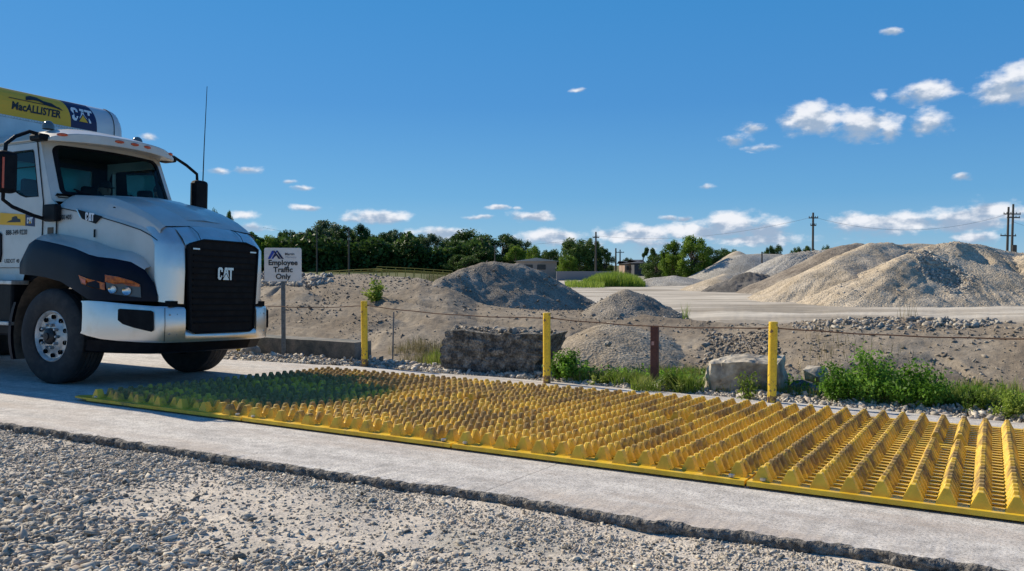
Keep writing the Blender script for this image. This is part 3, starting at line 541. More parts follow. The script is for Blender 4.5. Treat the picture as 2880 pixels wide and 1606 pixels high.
for sg in (1, -1):
    secs = [fsec(*q) for q in fs_]; secs = [[(a, b*sg, c) for a, b, c in q] for q in secs]
    fe = O(G().loft(secs), 'fender', m_fend, smooth=True, ang=50)
    fl = []
    for (x, y, zb, zt) in fs_[:12]:
        hw = np.interp(x, [-.9, 0, .5, 1.0, 1.3], [.935, .915, .875, .82, .785]); zi = zt+.10*max(0, min(1, (abs(y)-hw)/.27))
        fl.append([(x-.012, sg*y*.98, zt+.001), (x-.02, sg*(y*.6-hw*.4)*1.0, zt+(zi-zt)*.55), (x-.02, -sg*hw*1.0, zi)] if sg > 0 else [(x-.012, sg*y*.98, zt+.001), (x-.02, sg*(y*.6-hw*.4), zt+(zi-zt)*.55), (x-.02, hw, zi)])
    O(G().loft(fl), 'fender_flare', m_paint, smooth=True, ang=60)
    g = G(); A = [R(a) for a in np.linspace(18, 205, 16)]
    g.loft([[(-.16+.76*math.cos(a), sg*-.62, .60+.76*math.sin(a)), (-.16+.79*math.cos(a), sg*-1.16, .60+.79*math.sin(a))] for a in A]); O(g, 'wheel_arch', m_dirt, fe, smooth=True)
    g = G(); A = [R(a) for a in np.linspace(150, 205, 8)]
    g.loft([[(-.16+.80*math.cos(a), sg*-1.19, .60+.80*math.sin(a)), (-.16+.86*math.cos(a), sg*-1.19, .60+.80*math.sin(a)), (-.16+.86*math.cos(a), sg*-1.0, .60+.8*math.sin(a))] for a in A]); O(g, 'arch_edge', m_fend, fe)
    # headlight and turn lamp, on the curved part of the fender
    def ff(x, d=0): 
        y = np.interp(x, [q[0] for q in fs_], [q[1] for q in fs_]); return -(abs(y)*1.004+d)
    def fp(a, b, h, off=.012): return (a+.6*(off+h), sg*(ff(a)-.8*(off+h)), b)
    HL = [(.86, 1.365), (1.0, 1.345), (1.16, 1.295), (1.225, 1.255), (1.235, 1.10), (1.08, 1.115), (.93, 1.14), (.885, 1.20)]
    hl = O(G().prism(HL, lambda a, b, h: fp(a, b, h, .002), .012), 'headlight', mat('lamp_housing', (.10, .105, .11), .3, .4) if sg > 0 else bpy.data.materials['lamp_housing'])
    O(G().prism([(.865, 1.362), (1.0, 1.342), (1.16, 1.292), (1.222, 1.255), (1.222, 1.225), (1.12, 1.235), (1.06, 1.262), (.98, 1.25), (.87, 1.275)], lambda a, b, h: fp(a, b, h, .016), .012), 'turn_lens', m_amb, hl)
    for (cx_, cz_, r_) in ((.955, 1.19, .048), (1.10, 1.175, .052)):
        nrm = Vector((.62, -.78*1, 0)); tg = Vector((.78, .62, 0)); g = G(); k = 20; V = []; prof = [(r_, .026), (r_*.95, .034), (r_*.8, .028), (r_*.55, .016), (.0, .012)]
        for rr_, hh_ in prof:
            for j in range(k):
                a = 2*math.pi*j/k; p = Vector((cx_, ff(cx_), cz_))+tg*rr_*math.cos(a)+nrm*hh_+Vector((0, 0, rr_*math.sin(a))); V.append((p.x, sg*p.y, p.z))
        g.add(V, [(i*k+j, i*k+(j+1) % k, (i+1)*k+(j+1) % k, (i+1)*k+j) for i in range(4) for j in range(k)]); O(g, 'reflector', m_silv, hl, smooth=True)
    tu = O(G().prism([(.46, 1.355), (.62, 1.315), (.86, 1.265), (.865, 1.18), (.70, 1.205), (.52, 1.25)], lambda a, b, h: fp(a, b, h, .004), .012), 'turn_signal', m_amb)
    O(G().prism([(.50, 1.325), (.60, 1.295), (.60, 1.25), (.535, 1.265)], lambda a, b, h: fp(a, b, h, .018), .004), 'bulb_lens', m_red, tu)
# wheels --------------------------------------------------------------
def wheel(x, y, z, Rr, wd, sg, steer=0.):
    e_ = empty('wheel'); e_.parent = TR; e_.location = (x, y, z); e_.rotation_euler = (0, 0, steer); h = wd/2
    prof = [(Rr*.52, -h*.72), (Rr*.56, -h*.90), (Rr*.68, -h*1.0), (Rr*.82, -h*1.0), (Rr*.93, -h*.93), (Rr*.975, -h*.84)]
    for k, q_ in enumerate((-.72, -.40, -.36, -.12, -.08, .08, .12, .36, .40, .72)): prof.append((Rr, h*q_)); prof.append((Rr*.966, h*(q_+.015))) if k in (1, 3, 5, 7) else None; prof.append((Rr*.966, h*(q_+.035))) if k in (1, 3, 5, 7) else None
    prof += [(Rr*.975, h*.84), (Rr*.93, h*.93), (Rr*.82, h), (Rr*.68, h), (Rr*.56, h*.9), (Rr*.52, h*.72)]
    g = G(); g.lathe(prof, (0, 0, 0), 'y', 64)
    ty = g.obj('tyre', m_rub, e_, smooth=True, ang=30)
    f_ = sg*-1                                        # outer side
    o_ = lambda P: [(r_, f_*d) for r_, d in P]
    g = G(); g.lathe(o_([(Rr*.53, h*.70), (Rr*.545, h*.80), (Rr*.52, h*.84), (Rr*.50, h*.78), (Rr*.47, h*.62), (Rr*.40, h*.60), (Rr*.33, h*.66), (Rr*.27, h*.80), (Rr*.20, h*.84), (0, h*.84)]), (0, 0, 0), 'y', 48)
    rim = g.obj('rim', m_alu, e_, smooth=True, ang=40)
    g = G()
    for i in range(10): a = 2*math.pi*(i+.5)/10; g.lathe(o_([(.028, h*.60+.03), (.028, h*.60+.004), (0, h*.60+.006)]), (Rr*.405*math.cos(a), 0, Rr*.405*math.sin(a)), 'y', 12)
    g.obj('hand_hole', m_chas, rim)
    g = G()
    for i in range(10): a = 2*math.pi*i/10; g.lathe(o_([(.020, h*.80), (.019, h*.80+.045), (.012, h*.80+.055), (0, h*.80+.055)]), (Rr*.245*math.cos(a), 0, Rr*.245*math.sin(a)), 'y', 8)
    g.obj('lug_nut', m_steel, rim)
    g = G(); g.lathe(o_([(Rr*.175, h*.82), (Rr*.17, h*.98), (Rr*.14, h*1.06), (Rr*.08, h*1.10), (Rr*.075, h*1.18), (0, h*1.2)]), (0, 0, 0), 'y', 24); g.obj('hub', m_hubd, rim, smooth=True)
    return e_
wheel(-.16, -.985, .592, .592, .41, 1, R(3)); wheel(-.16, 1.0, .592, .592, .41, -1, R(3))
for x in (-4.9, -6.3):
    for sg in (1, -1): wheel(x, -sg*.95, .55, .55, .55, sg)
# chassis, engine block, axle
g = G(); g.box((-3.6, -.43, .92), (9.6, .09, .28)).box((-3.6, .43, .92), (9.6, .09, .28)); O(g, 'chassis_rails', m_chas)
O(G().box((.35, 0, 1.35), (1.9, 1.1, .95)), 'engine_block', m_chas); O(G().box((.4, 0, .75), (1.7, .62, .42)), 'oil_pan', m_chas)
g = G(); g.tube([(-.16, -.8, .58), (-.16, .8, .58)], .09, 12); g.box((.6, 0, .52), (.3, 1.4, .14)); O(g, 'front_axle', m_chas)
for x in (-4.9, -6.3): O(G().tube([(x, -.9, .55), (x, .9, .55)], .13, 12), 'rear_axle', m_chas)
# cab -----------------------------------------------------------------
def FW(U, v, d=0.): x = -.34-.36*v-.20*U*U+d; return (x, U*(.935-.045*v), 2.33+.84*v)
def uvr(u0, u1, v0, v1, r_, k=6):
    out = []
    for sx, sy, a0 in ((1, 1, 0), (-1, 1, 90), (-1, -1, 180), (1, -1, 270)):
        for i in range(k+1):
            a = R(a0+90*i/k); cu = (u1-r_ if sx > 0 else u0+r_); cv = (v1-r_ if sy > 0 else v0+r_); out.append((cu+r_*math.cos(a), cv+r_*math.sin(a)))
        # extra points along the long edges so that the curve of the screen is followed
        nx = {(1, 1): (-1, 1), (-1, 1): (-1, -1), (-1, -1): (1, -1), (1, -1): (1, 1)}[(sx, sy)]
        if sy == nx[1]:
            e0 = (u1-r_ if sx > 0 else u0+r_); e1 = (u1-r_ if nx[0] > 0 else u0+r_); v_ = v1 if sy > 0 else v0
            for q_ in np.linspace(0, 1, 9)[1:-1]: out.append((e0+(e1-e0)*q_, v_))
    return out
oL = uvr(-1, 1, -.02, 1.0, .02); iL = uvr(-.905, .905, .055, .90, .13); gL = uvr(-.84, .84, .10, .86, .10)
g = G(); g.loft([[FW(a, b) for a, b in oL], [FW(a, b, .012) for a, b in iL]], closed=True); cabf = O(g, 'cab', m_paint, smooth=True, ang=40)
g = G(); g.loft([[FW(a, b, .014) for a, b in iL], [FW(a, b, .010) for a, b in gL], [FW(a, b, -.03) for a, b in gL]], closed=True); ws_ = O(g, 'windscreen', m_plast)
V = []; Fa = []; nU, nV = 17, 9
for j in range(nV):
    for i in range(nU): V.append(FW(-.845+1.69*i/(nU-1), .095+.77*j/(nV-1), .004))
O(G().add(V, [(j*nU+i, j*nU+i+1, (j+1)*nU+i+1, (j+1)*nU+i) for j in range(nV-1) for i in range(nU-1)]), 'glass_pane', m_wsg, ws_, smooth=True)
def side(sg):
    fn = lambda a, b, h=0: (a, -sg*(.935-.045*max(0, (b-2.33)/.84)+h), b)
    out = [(-.54, 2.33), (-.90, 3.17), (-2.1, 3.17), (-2.1, 1.36), (-.45, 1.36), (-.43, 2.26)]
    win = [(-1.0, 3.0), (-.975, 2.97), (-.80, 2.375), (-1.08, 2.38), (-1.2, 2.41), (-1.34, 2.47), (-1.50, 2.50), (-1.92, 2.50), (-1.95, 2.53), (-1.95, 2.97), (-1.92, 3.0)]
    O(G().panel(out, [win], fn), 'cab_side', m_paint, cabf, solid=.03)
    dr = [(-.93, 3.10), (-.70, 2.30), (-.72, 1.50), (-.80, 1.45), (-2.02, 1.45), (-2.04, 1.5), (-2.04, 3.06), (-2.0, 3.10)]
    door = O(G().panel(dr, [win], lambda a, b: fn(a, b, .026)), 'door', m_paint, solid=.014, bev=.004)
    g = G(); g.tube([fn(a, b, .024) for a, b in dr+dr[:1]], .006, 5); O(g, 'door_seal', m_plast, door)
    g = G(); g.tube([fn(a, b, .030) for a, b in win+win[:1]], .010, 5); O(g, 'window_seal', m_plast, door)
    O(G().panel(win, [], lambda a, b: fn(a, b, .012)), 'window_glass', m_sg, door)
    O(G().box((-1.4, -sg*.935, 2.78), (1.05, .012, .012)), 'vent_bar', m_plast, door)
    O(G().prism([(-1.66, 1.93), (-1.60, 1.90), (-1.585, 1.62), (-1.61, 1.52), (-1.70, 1.52), (-1.73, 1.62), (-1.72, 1.90)], lambda a, b, h: fn(a, b, .034+h), .02), 'door_handle', m_plast, door, bev=.008)
    if sg > 0:
        f3 = lambda a, b, d=0: fn(a, b, .036+d)
        O(G().prism([(-1.66, 2.19), (-1.07, 2.15), (-1.07, 2.0), (-1.66, 2.03)], lambda a, b, h: f3(a, b, h), .002), 'decal', m_yband, door)
        O(G().prism([(-1.065, 2.15), (-.86, 2.135), (-.86, 1.985), (-1.065, 2.0)], lambda a, b, h: f3(a, b, h), .002), 'decal', m_navy, door)
        cat_logo(door, lambda a, b, d: f3(-.962+a, 2.068+b, .003+d), .08, m_whi, m_yband, .002)
        dz = [(-1.5, 2.055), (-1.44, 2.075), (-1.38, 2.085), (-1.37, 2.12), (-1.30, 2.135), (-1.26, 2.13), (-1.24, 2.10), (-1.18, 2.09), (-1.17, 2.05)]
        O(G().prism(dz, lambda a, b, h: f3(a, b, .003+h), .001), 'dozer_mark', m_blk, door)
        letter('lettering', '888-349-9220', .092, lambda a, b: f3(a-1.27, b+1.915, .001), m_blk, door, bold=.002, sx=.95)
        letter('lettering', 'USDOT 40', .075, lambda a, b: f3(a-1.36, b+1.535, .001), m_blk, door, bold=.001)
for sg in (1, -1): side(sg)
O(G().box((-1.3, 0, 1.33), (1.8, 1.80, .08)), 'cab_floor', m_chas)
rw = [(-.62, 2.45), (.62, 2.45), (.62, 2.98), (-.62, 2.98)]
O(G().panel([(-.93, 1.36), (.93, 1.36), (.89, 3.17), (-.89, 3.17)], [rw], lambda a, b: (-2.10, a, b)), 'cab_rear_wall', m_paint, cabf, solid=.03)
O(G().panel([(-.90, 1.38), (.90, 1.38), (.87, 3.15), (-.87, 3.15)], [rw], lambda a, b: (-2.06, a, b)), 'cab_lining', m_int)
O(G().panel(rw, [], lambda a, b: (-2.095, a, b)), 'rear_window_glass', m_sg)
for sg in (1, -1):
    win2 = [(-1.0, 3.0), (-.80, 2.38), (-1.34, 2.45), (-1.95, 2.5), (-1.95, 3.0)]
    O(G().panel([(-.56, 2.33), (-.90, 3.16), (-2.06, 3.16), (-2.06, 1.38), (-.45, 1.38), (-.45, 2.26)], [win2], lambda a, b: (a, -sg*.885, b)), 'cab_lining', m_int)
O(G().box((-1.5, 0, 3.13), (1.3, 1.72, .02)), 'headliner', m_int)
O(G().loft([[(-.33-.12*k-.2*(y/.93)**2, y, z_) for y in np.linspace(-.88, .88, 9)] for k, z_ in ((0, 2.36), (1, 2.46), (4, 2.44), (5, 2.1))]), 'dashboard', m_int, smooth=True)
O(G().box((-.9, 0, 1.9), (.25, 1.76, 1.0)), 'dashboard', m_int)
def seat(y): 
    g = G(); g.box((-1.55, y, 1.82), (.52, .5, .16)).box((-1.84, y, 2.2), (.14, .48, .68)).box((-1.86, y, 2.62), (.10, .26, .2)); O(g, 'seat', m_int, bev=.04)
seat(-.45); seat(.45)
g = G(); k = 24; g.tube([(-1.08+.10*math.cos(2*math.pi*i/k)-.0, .45+.22*math.sin(2*math.pi*i/k), 2.36+.19*math.cos(2*math.pi*i/k)) for i in range(k+1)], .014, 6); g.tube([(-.95, .45, 2.2), (-1.07, .45, 2.36)], .02, 6); O(g, 'steering_wheel', m_plast)
# roof with sun visor
V = []; Fa = []; nx, ny = 12, 15
for lay in (0, 1):
    for i in range(nx):
        f_ = i/(nx-1)
        for j in range(ny):
            v = -1+2*j/(ny-1); y = v*.945; x0 = -.30-.30*v*v; x = x0+(-2.15-x0)*f_
            zt = 3.205+.15*(1-v**4)*min(1, f_*3.2+.18)-.06*abs(v)**6; z = zt if lay == 0 else 3.115-.02*v*v+.03*min(1, f_*4)
            V.append((x, y, z))
N_ = nx*ny
Fa = [(l*N_+i*ny+j, l*N_+i*ny+j+1, l*N_+(i+1)*ny+j+1, l*N_+(i+1)*ny+j) for l in (0, 1) for i in range(nx-1) for j in range(ny-1)]
bd = [(0, j) for j in range(ny)]+[(i, ny-1) for i in range(1, nx)]+[(nx-1, j) for j in range(ny-2, -1, -1)]+[(i, 0) for i in range(nx-2, 0, -1)]
bi = [i*ny+j for i, j in bd]; Fa += [(bi[k], bi[(k+1) % len(bi)], N_+bi[(k+1) % len(bi)], N_+bi[k]) for k in range(len(bi))]
o = O(G().add(V, Fa), 'roof', m_paint, smooth=True, ang=40, bev=.015)
for y in (-.83, -.16, .07, .29, .84):
    v = y/.945; x = -.30-.30*v*v; zc_ = 3.185; g = G(); V = []; k = 16; yaw = math.atan2(.60*v/.945, 1)
    for rr_, hh_ in ((1, -.005), (.92, .014), (.55, .024), (0, .027)):
        for j in range(k):
            a = 2*math.pi*j/k; V.append((x+hh_-.065*rr_*math.cos(a)*math.sin(yaw), y+.065*rr_*math.cos(a)*math.cos(yaw), zc_+.022*rr_*math.sin(a)))
    g.add(V, [(i*k+j, i*k+(j+1) % k, (i+1)*k+(j+1) % k, (i+1)*k+j) for i in range(3) for j in range(k)]); O(g, 'marker_light', m_red, smooth=True)
m_dome = mat('smoked_dome', (.10, .12, .13), .15, coat=.5)
for (x, y) in ((-1.02, -.72), (-.95, .58)): O(G().lathe([(.075, -.02), (.075, .02), (.062, .06), (.035, .085), (0, .095)], (x, y, 3.335), 'z', 20), 'beacon', m_dome, smooth=True)
# wipers
for y0, y1 in ((-.12, -.72), (.72, .10)): O(G().tube([FW(y0, .03, .03), FW((y0+y1)/2, .10, .05), FW(y1, .16, .035)], [.016, .012, .008], 6).tube([FW(y0-.22, .06, .035), FW(y1-.02, .19, .03)], .009, 5), 'wiper', m_plast)
O(G().loft([[(-.30-.20*(y/.93)**2+dx, y, z_) for y in np.linspace(-.9, .9, 11)] for dx, z_ in ((.04, 2.40), (-.02, 2.415), (-.08, 2.36))]), 'cowl', m_plast, smooth=True)
# mirrors
for sg in (1, -1):
    Y = -sg
    mr_ = O(G().box((-.66, Y*1.47, 2.62), (.16, .24, .52)), 'mirror', m_plast, bev=.05)
    O(G().box((-.745, Y*1.47, 2.62), (.004, .19, .44)), 'mirror_glass', m_silv, mr_)
    g = G(); g.tube([(-.72, Y*.93, 3.16), (-.80, Y*1.10, 3.20), (-.76, Y*1.30, 3.10), (-.70, Y*1.45, 2.98), (-.70, Y*1.46, 2.86)], .024, 8)
    g.tube([(-.70, Y*1.47, 2.42), (-.72, Y*1.46, 2.28), (-.69, Y*1.36, 2.20), (-.64, Y*1.12, 2.11), (-.62, Y*1.0, 2.08)], .024, 8); O(g, 'mirror_arm', m_plast, mr_, smooth=True)
    O(G().box((-.78, Y*.98, 3.14), (.26, .14, .09)), 'arm_bracket', m_plast, mr_, bev=.03)
    O(G().box((-.46, Y*.985, 2.15), (.26, .09, .22)), 'arm_bracket', m_plast, mr_, bev=.02)
    if sg > 0: O(G().box((-.577, Y*1.545, 2.6), (.006, .025, .38)), 'side_marker', m_red, mr_)
O(G().tube([(-.62, 1.50, 2.88), (-.62, 1.51, 3.4), (-.62, 1.54, 4.35)], [.009, .007, .0045], 6), 'antenna', m_plast)
# hood side badge, number, vent, seams
hy = lambda x, z: -np.interp(x, [-.43, 0, .4, .75, 1.05, 1.3], [.93, .91, .88, .85, .81, .77])
fh = lambda a, b, h=0: (a, hy(a, b)-.004-h, b)
bd = O(G().prism([(-.02, 2.185), (.42, 2.09), (.31, 2.0), (.07, 2.065)], lambda a, b, h: fh(a, b, .006+h), .006), 'side_badge', m_plast)
O(G().prism([(-.055, 2.195), (-.03, 2.19), (.055, 2.075), (.03, 2.08)], lambda a, b, h: fh(a, b, .008+h), .006), 'badge_trim', m_silv, bd)
cat_logo(bd, lambda a, b, d: fh(.21+a, 2.088+b-.12*a, .014+d), .10, m_whi, m_whi, .003)
letter('lettering', '001405', .085, lambda a, b: fh(a-.25, b+2.09, .010), m_blk, TR, bold=.002, sx=.9)
O(G().box((-.54, -.945, 1.90), (.12, .03, .14)), 'side_vent', m_dirt, bev=.006)
g = G(); g.tube([(-.43, -.945, 1.62), (-.43, -.945, 2.24)], .006, 5); O(g, 'cowl_seam', m_plast); g = G()
g.tube([(x, -w_-.004, zs-.035) for (x, w_, zb, zs, ys, zh, zc) in HS], .0055, 5); O(g, 'hood_seam', m_plast); O(G().tube([(x, w_+.004, zs-.035) for (x, w_, zb, zs, ys, zh, zc) in HS], .0055, 5), 'hood_seam', m_plast)
# steps and tank under the door
for sg in (1, -1):
    O(G().box((-1.55, -sg*.98, .92), (1.05, .34, .72)), 'battery_box', m_plast, bev=.03); O(G().box((-1.55, -sg*1.06, 1.25), (1.1, .24, .05)), 'step', m_alu, bev=.01); O(G().box((-1.55, -sg*1.09, .72), (1.1, .24, .05)), 'step', m_alu, bev=.01)
    O(G().panel([(-1.08, 1.36), (-2.2, 1.36), (-2.2, 1.16), (-1.15, 1.16)], [], lambda a, b: (a, -sg*.96, b)), 'sill_panel', m_paint2)
    O(G().tube([(-2.5, -sg*.88, .78), (-3.9, -sg*.88, .78)], .30, 24), 'fuel_tank', m_alu, smooth=True)
# box body behind the cab: rounded top front edge
BX = -2.24; rr = .36; BT = 4.09; prof = [(BX, 1.25), (BX, BT-rr)]+[(BX-rr*(1-math.cos(a)), BT-rr+rr*math.sin(a)) for a in [R(q) for q in (10, 20, 30, 40, 50, 60, 70, 80, 90)]]+[(-8.4, BT), (-8.4, 1.25)]
cr = [(-1.29, .10), (-1.27, .05), (-1.22, .015), (-1.15, 0), (1.15, 0), (1.22, .015), (1.27, .05), (1.29, .10)]
g = G()
for (ya, ia), (yb, ib) in zip(cr[:-1], cr[1:]):
    A = [(x-(ia if i < 11 else -ia), ya, z-(ia if 0 < i < len(prof)-1 else 0)) for i, (x, z) in enumerate(prof)]; B = [(x-(ib if i < 11 else -ib), yb, z-(ib if 0 < i < len(prof)-1 else 0)) for i, (x, z) in enumerate(prof)]
    g.loft([A, B])
for sgn in (-1, 1): A = [(x-(.10 if i < 11 else -.10), sgn*1.29, z-(.10 if 0 < i < len(prof)-1 else 0)) for i, (x, z) in enumerate(prof)]; g.add(A, [tuple(range(len(A)))])
g.add([(BX, -1.27, 1.25), (BX, 1.27, 1.25), (-8.4, 1.27, 1.25), (-8.4, -1.27, 1.25)], [(0, 1, 2, 3)])
body = O(g, 'box_body', m_body, smooth=True, ang=40)
def BF(y, q, off=.006):                               # wrap onto the rounded header: q = height along the skin
    z0 = BT-rr
    if q < z0: return (BX+off, y, q)
    a = (q-z0)/rr; a = min(a, math.pi/2); return (BX-rr*(1-math.cos(a))+off*math.cos(a), y, z0+(rr+off)*math.sin(a))
def skin(poly_y0, poly_y1, q0, q1, off, nm, m, bow=0.):
    NN, MM = 12, 8; V = [BF(poly_y0+(poly_y1-poly_y0)*i/(NN-1)+bow*((j/(MM-1))**2), q0+(q1-q0)*j/(MM-1), off) for j in range(MM) for i in range(NN)]
    O(G().add(V, [(j*NN+i, j*NN+i+1, (j+1)*NN+i+1, (j+1)*NN+i) for j in range(MM-1) for i in range(NN-1)]), nm, m, body)
skin(-1.26, .37, 3.64, 4.13, .004, 'decal', m_yband, -.07); skin(.37, .80, 3.64, 4.13, .005, 'decal', m_navy, -.07)
cat_logo(body, lambda a, b, d: BF(.565+a, 3.86+b, .009+d), .22, m_whi, m_yband, .002)
letter('lettering', 'MacALLISTER', .16, lambda a, b: BF(a-.17, b+3.79, .010), m_blk, body, shear=.25, bold=.005, sx=.80)
O(G().prism([(-.55, 3.90), (-.55, 3.912), (.20, 3.912), (.23, 3.885), (.25, 3.86), (.15, 3.885), (-.02, 3.90)], lambda a, b, h: BF(a, b, .010+h), .001), 'dozer_mark', m_blk, body)
O(G().prism([(-.30, 3.92), (-.28, 3.99), (-.20, 4.03), (-.10, 4.02), (-.02, 3.97), (.1, 3.96), (.22, 3.88), (.0, 3.90), (-.10, 3.95), (-.18, 3.95)], lambda a, b, h: BF(a, b, .011+h), .001), 'dozer_mark', m_blk, body)
g = G()
for i in range(60): y = -1.24+i*.042; g.lathe([(.007, 0), (.005, .005), (0, .006)], (BX, y, 3.625), 'x', 6)
g.box((BX+.003, 0, 3.61), (.004, 2.5, .012)); O(g, 'rivet_line', m_steel, body)
g = G(); g.tube([BF(1.10, q, .004) for q in np.linspace(2.3, 4.22, 24)], .006, 5); O(g, 'panel_seam', m_plast, body)
O(G().box((BX+.02, -.85, 3.40), (.03, .12, .10)), 'work_light', m_silv, body)
O(G().tube([(-2.17, 1.12, 1.5), (-2.17, 1.12, 3.2)], .05, 10), 'exhaust_stack', m_alu, smooth=True)
# ------------------------------------------------------------------ driver
def driver():
    J = [(0, 0, 0), (0, 0, .18), (0, 0, .36), (0, 0, .47), (0, 0, .55), (-.01, .19, .42), (.12, .26, .20), (.36, .20, .26), (-.01, -.19, .42), (.12, -.26, .20), (.36, -.20, .26), (.22, .10, -.02), (.46, .12, -.04), (.55, .12, -.40), (.22, -.10, -.02), (.46, -.12, -.04), (.55, -.12, -.40), (.02, 0, .66), (.01, 0, .75)]
    E_ = [(0, 1), (1, 2), (2, 3), (3, 4), (2, 5), (5, 6), (6, 7), (2, 8), (8, 9), (9, 10), (0, 11), (11, 12), (12, 13), (0, 14), (14, 15), (15, 16), (4, 17), (17, 18)]
    r_ = [.15, .14, .15, .065, .055, .075, .05, .03, .075, .05, .03, .09, .07, .05, .09, .07, .05, .10, .07]
    for sy in (1, -1):                                # five fingers closed on the wheel rim
        hnd = 7 if sy > 0 else 10; b_ = J[hnd]; pi = len(J); J.append((b_[0]+.05, b_[1]-.01*sy, b_[2]+.015)); r_.append(.028); E_.append((hnd, pi))
        for k in range(5):
            o_ = (k-2)*.019; L_ = (.7, .9, 1, .92, .75)[k]; st = len(J)
            J.append((b_[0]+.085, b_[1]+o_*.5, b_[2]+.02+o_)); J.append((b_[0]+.105*L_+.012, b_[1]+o_*.5-.018*sy, b_[2]+.0+o_)); r_ += [.0095, .008]; E_ += [(pi, st), (st, st+1)]
    me = bpy.data.meshes.new('person'); me.from_pydata(J, E_, []); o = link('person', me, mat('driver_shirt', (.05, .055, .06), .8), None, label='driver in dark shirt with both hands on the steering wheel, behind the windscreen', cat='person')
    o.modifiers.new('skin', 'SKIN'); sd = me.skin_vertices[0].data
    for i, r0 in enumerate(r_): sd[i].radius = (r0, r0)
    sd[0].use_root = True; o.modifiers.new('sub', 'SUBSURF').levels = 1; o.matrix_world = TM @ Matrix.Translation((-1.52, .45, 1.95))
    m_sk = mat('skin', (.30, .17, .12), .6)
    g = G(); g.lathe([(0, -.12), (.06, -.105), (.078, -.04), (.082, .02), (.085, .06), (.07, .11), (.03, .135), (0, .14)], (.03, 0, .70), 'z', 16); g.box((.115, 0, .70), (.03, .025, .05)).box((.105, 0, .645), (.01, .05, .012)); g.box((.10, .032, .725), (.012, .025, .01)).box((.10, -.032, .725), (.012, .025, .01)); g.box((.02, .088, .70), (.03, .015, .05)).box((.02, -.088, .70), (.03, .015, .05)); g.obj('face', m_sk, o, smooth=True)
    g = G(); g.lathe([(.092, .03), (.094, .06), (.085, .11), (.05, .145), (0, .155)], (.025, 0, .70), 'z', 16); g.box((.13, 0, .735), (.09, .13, .012)); g.obj('cap', mat('dark_cap', (.03, .03, .035), .8), o, smooth=True)
driver()
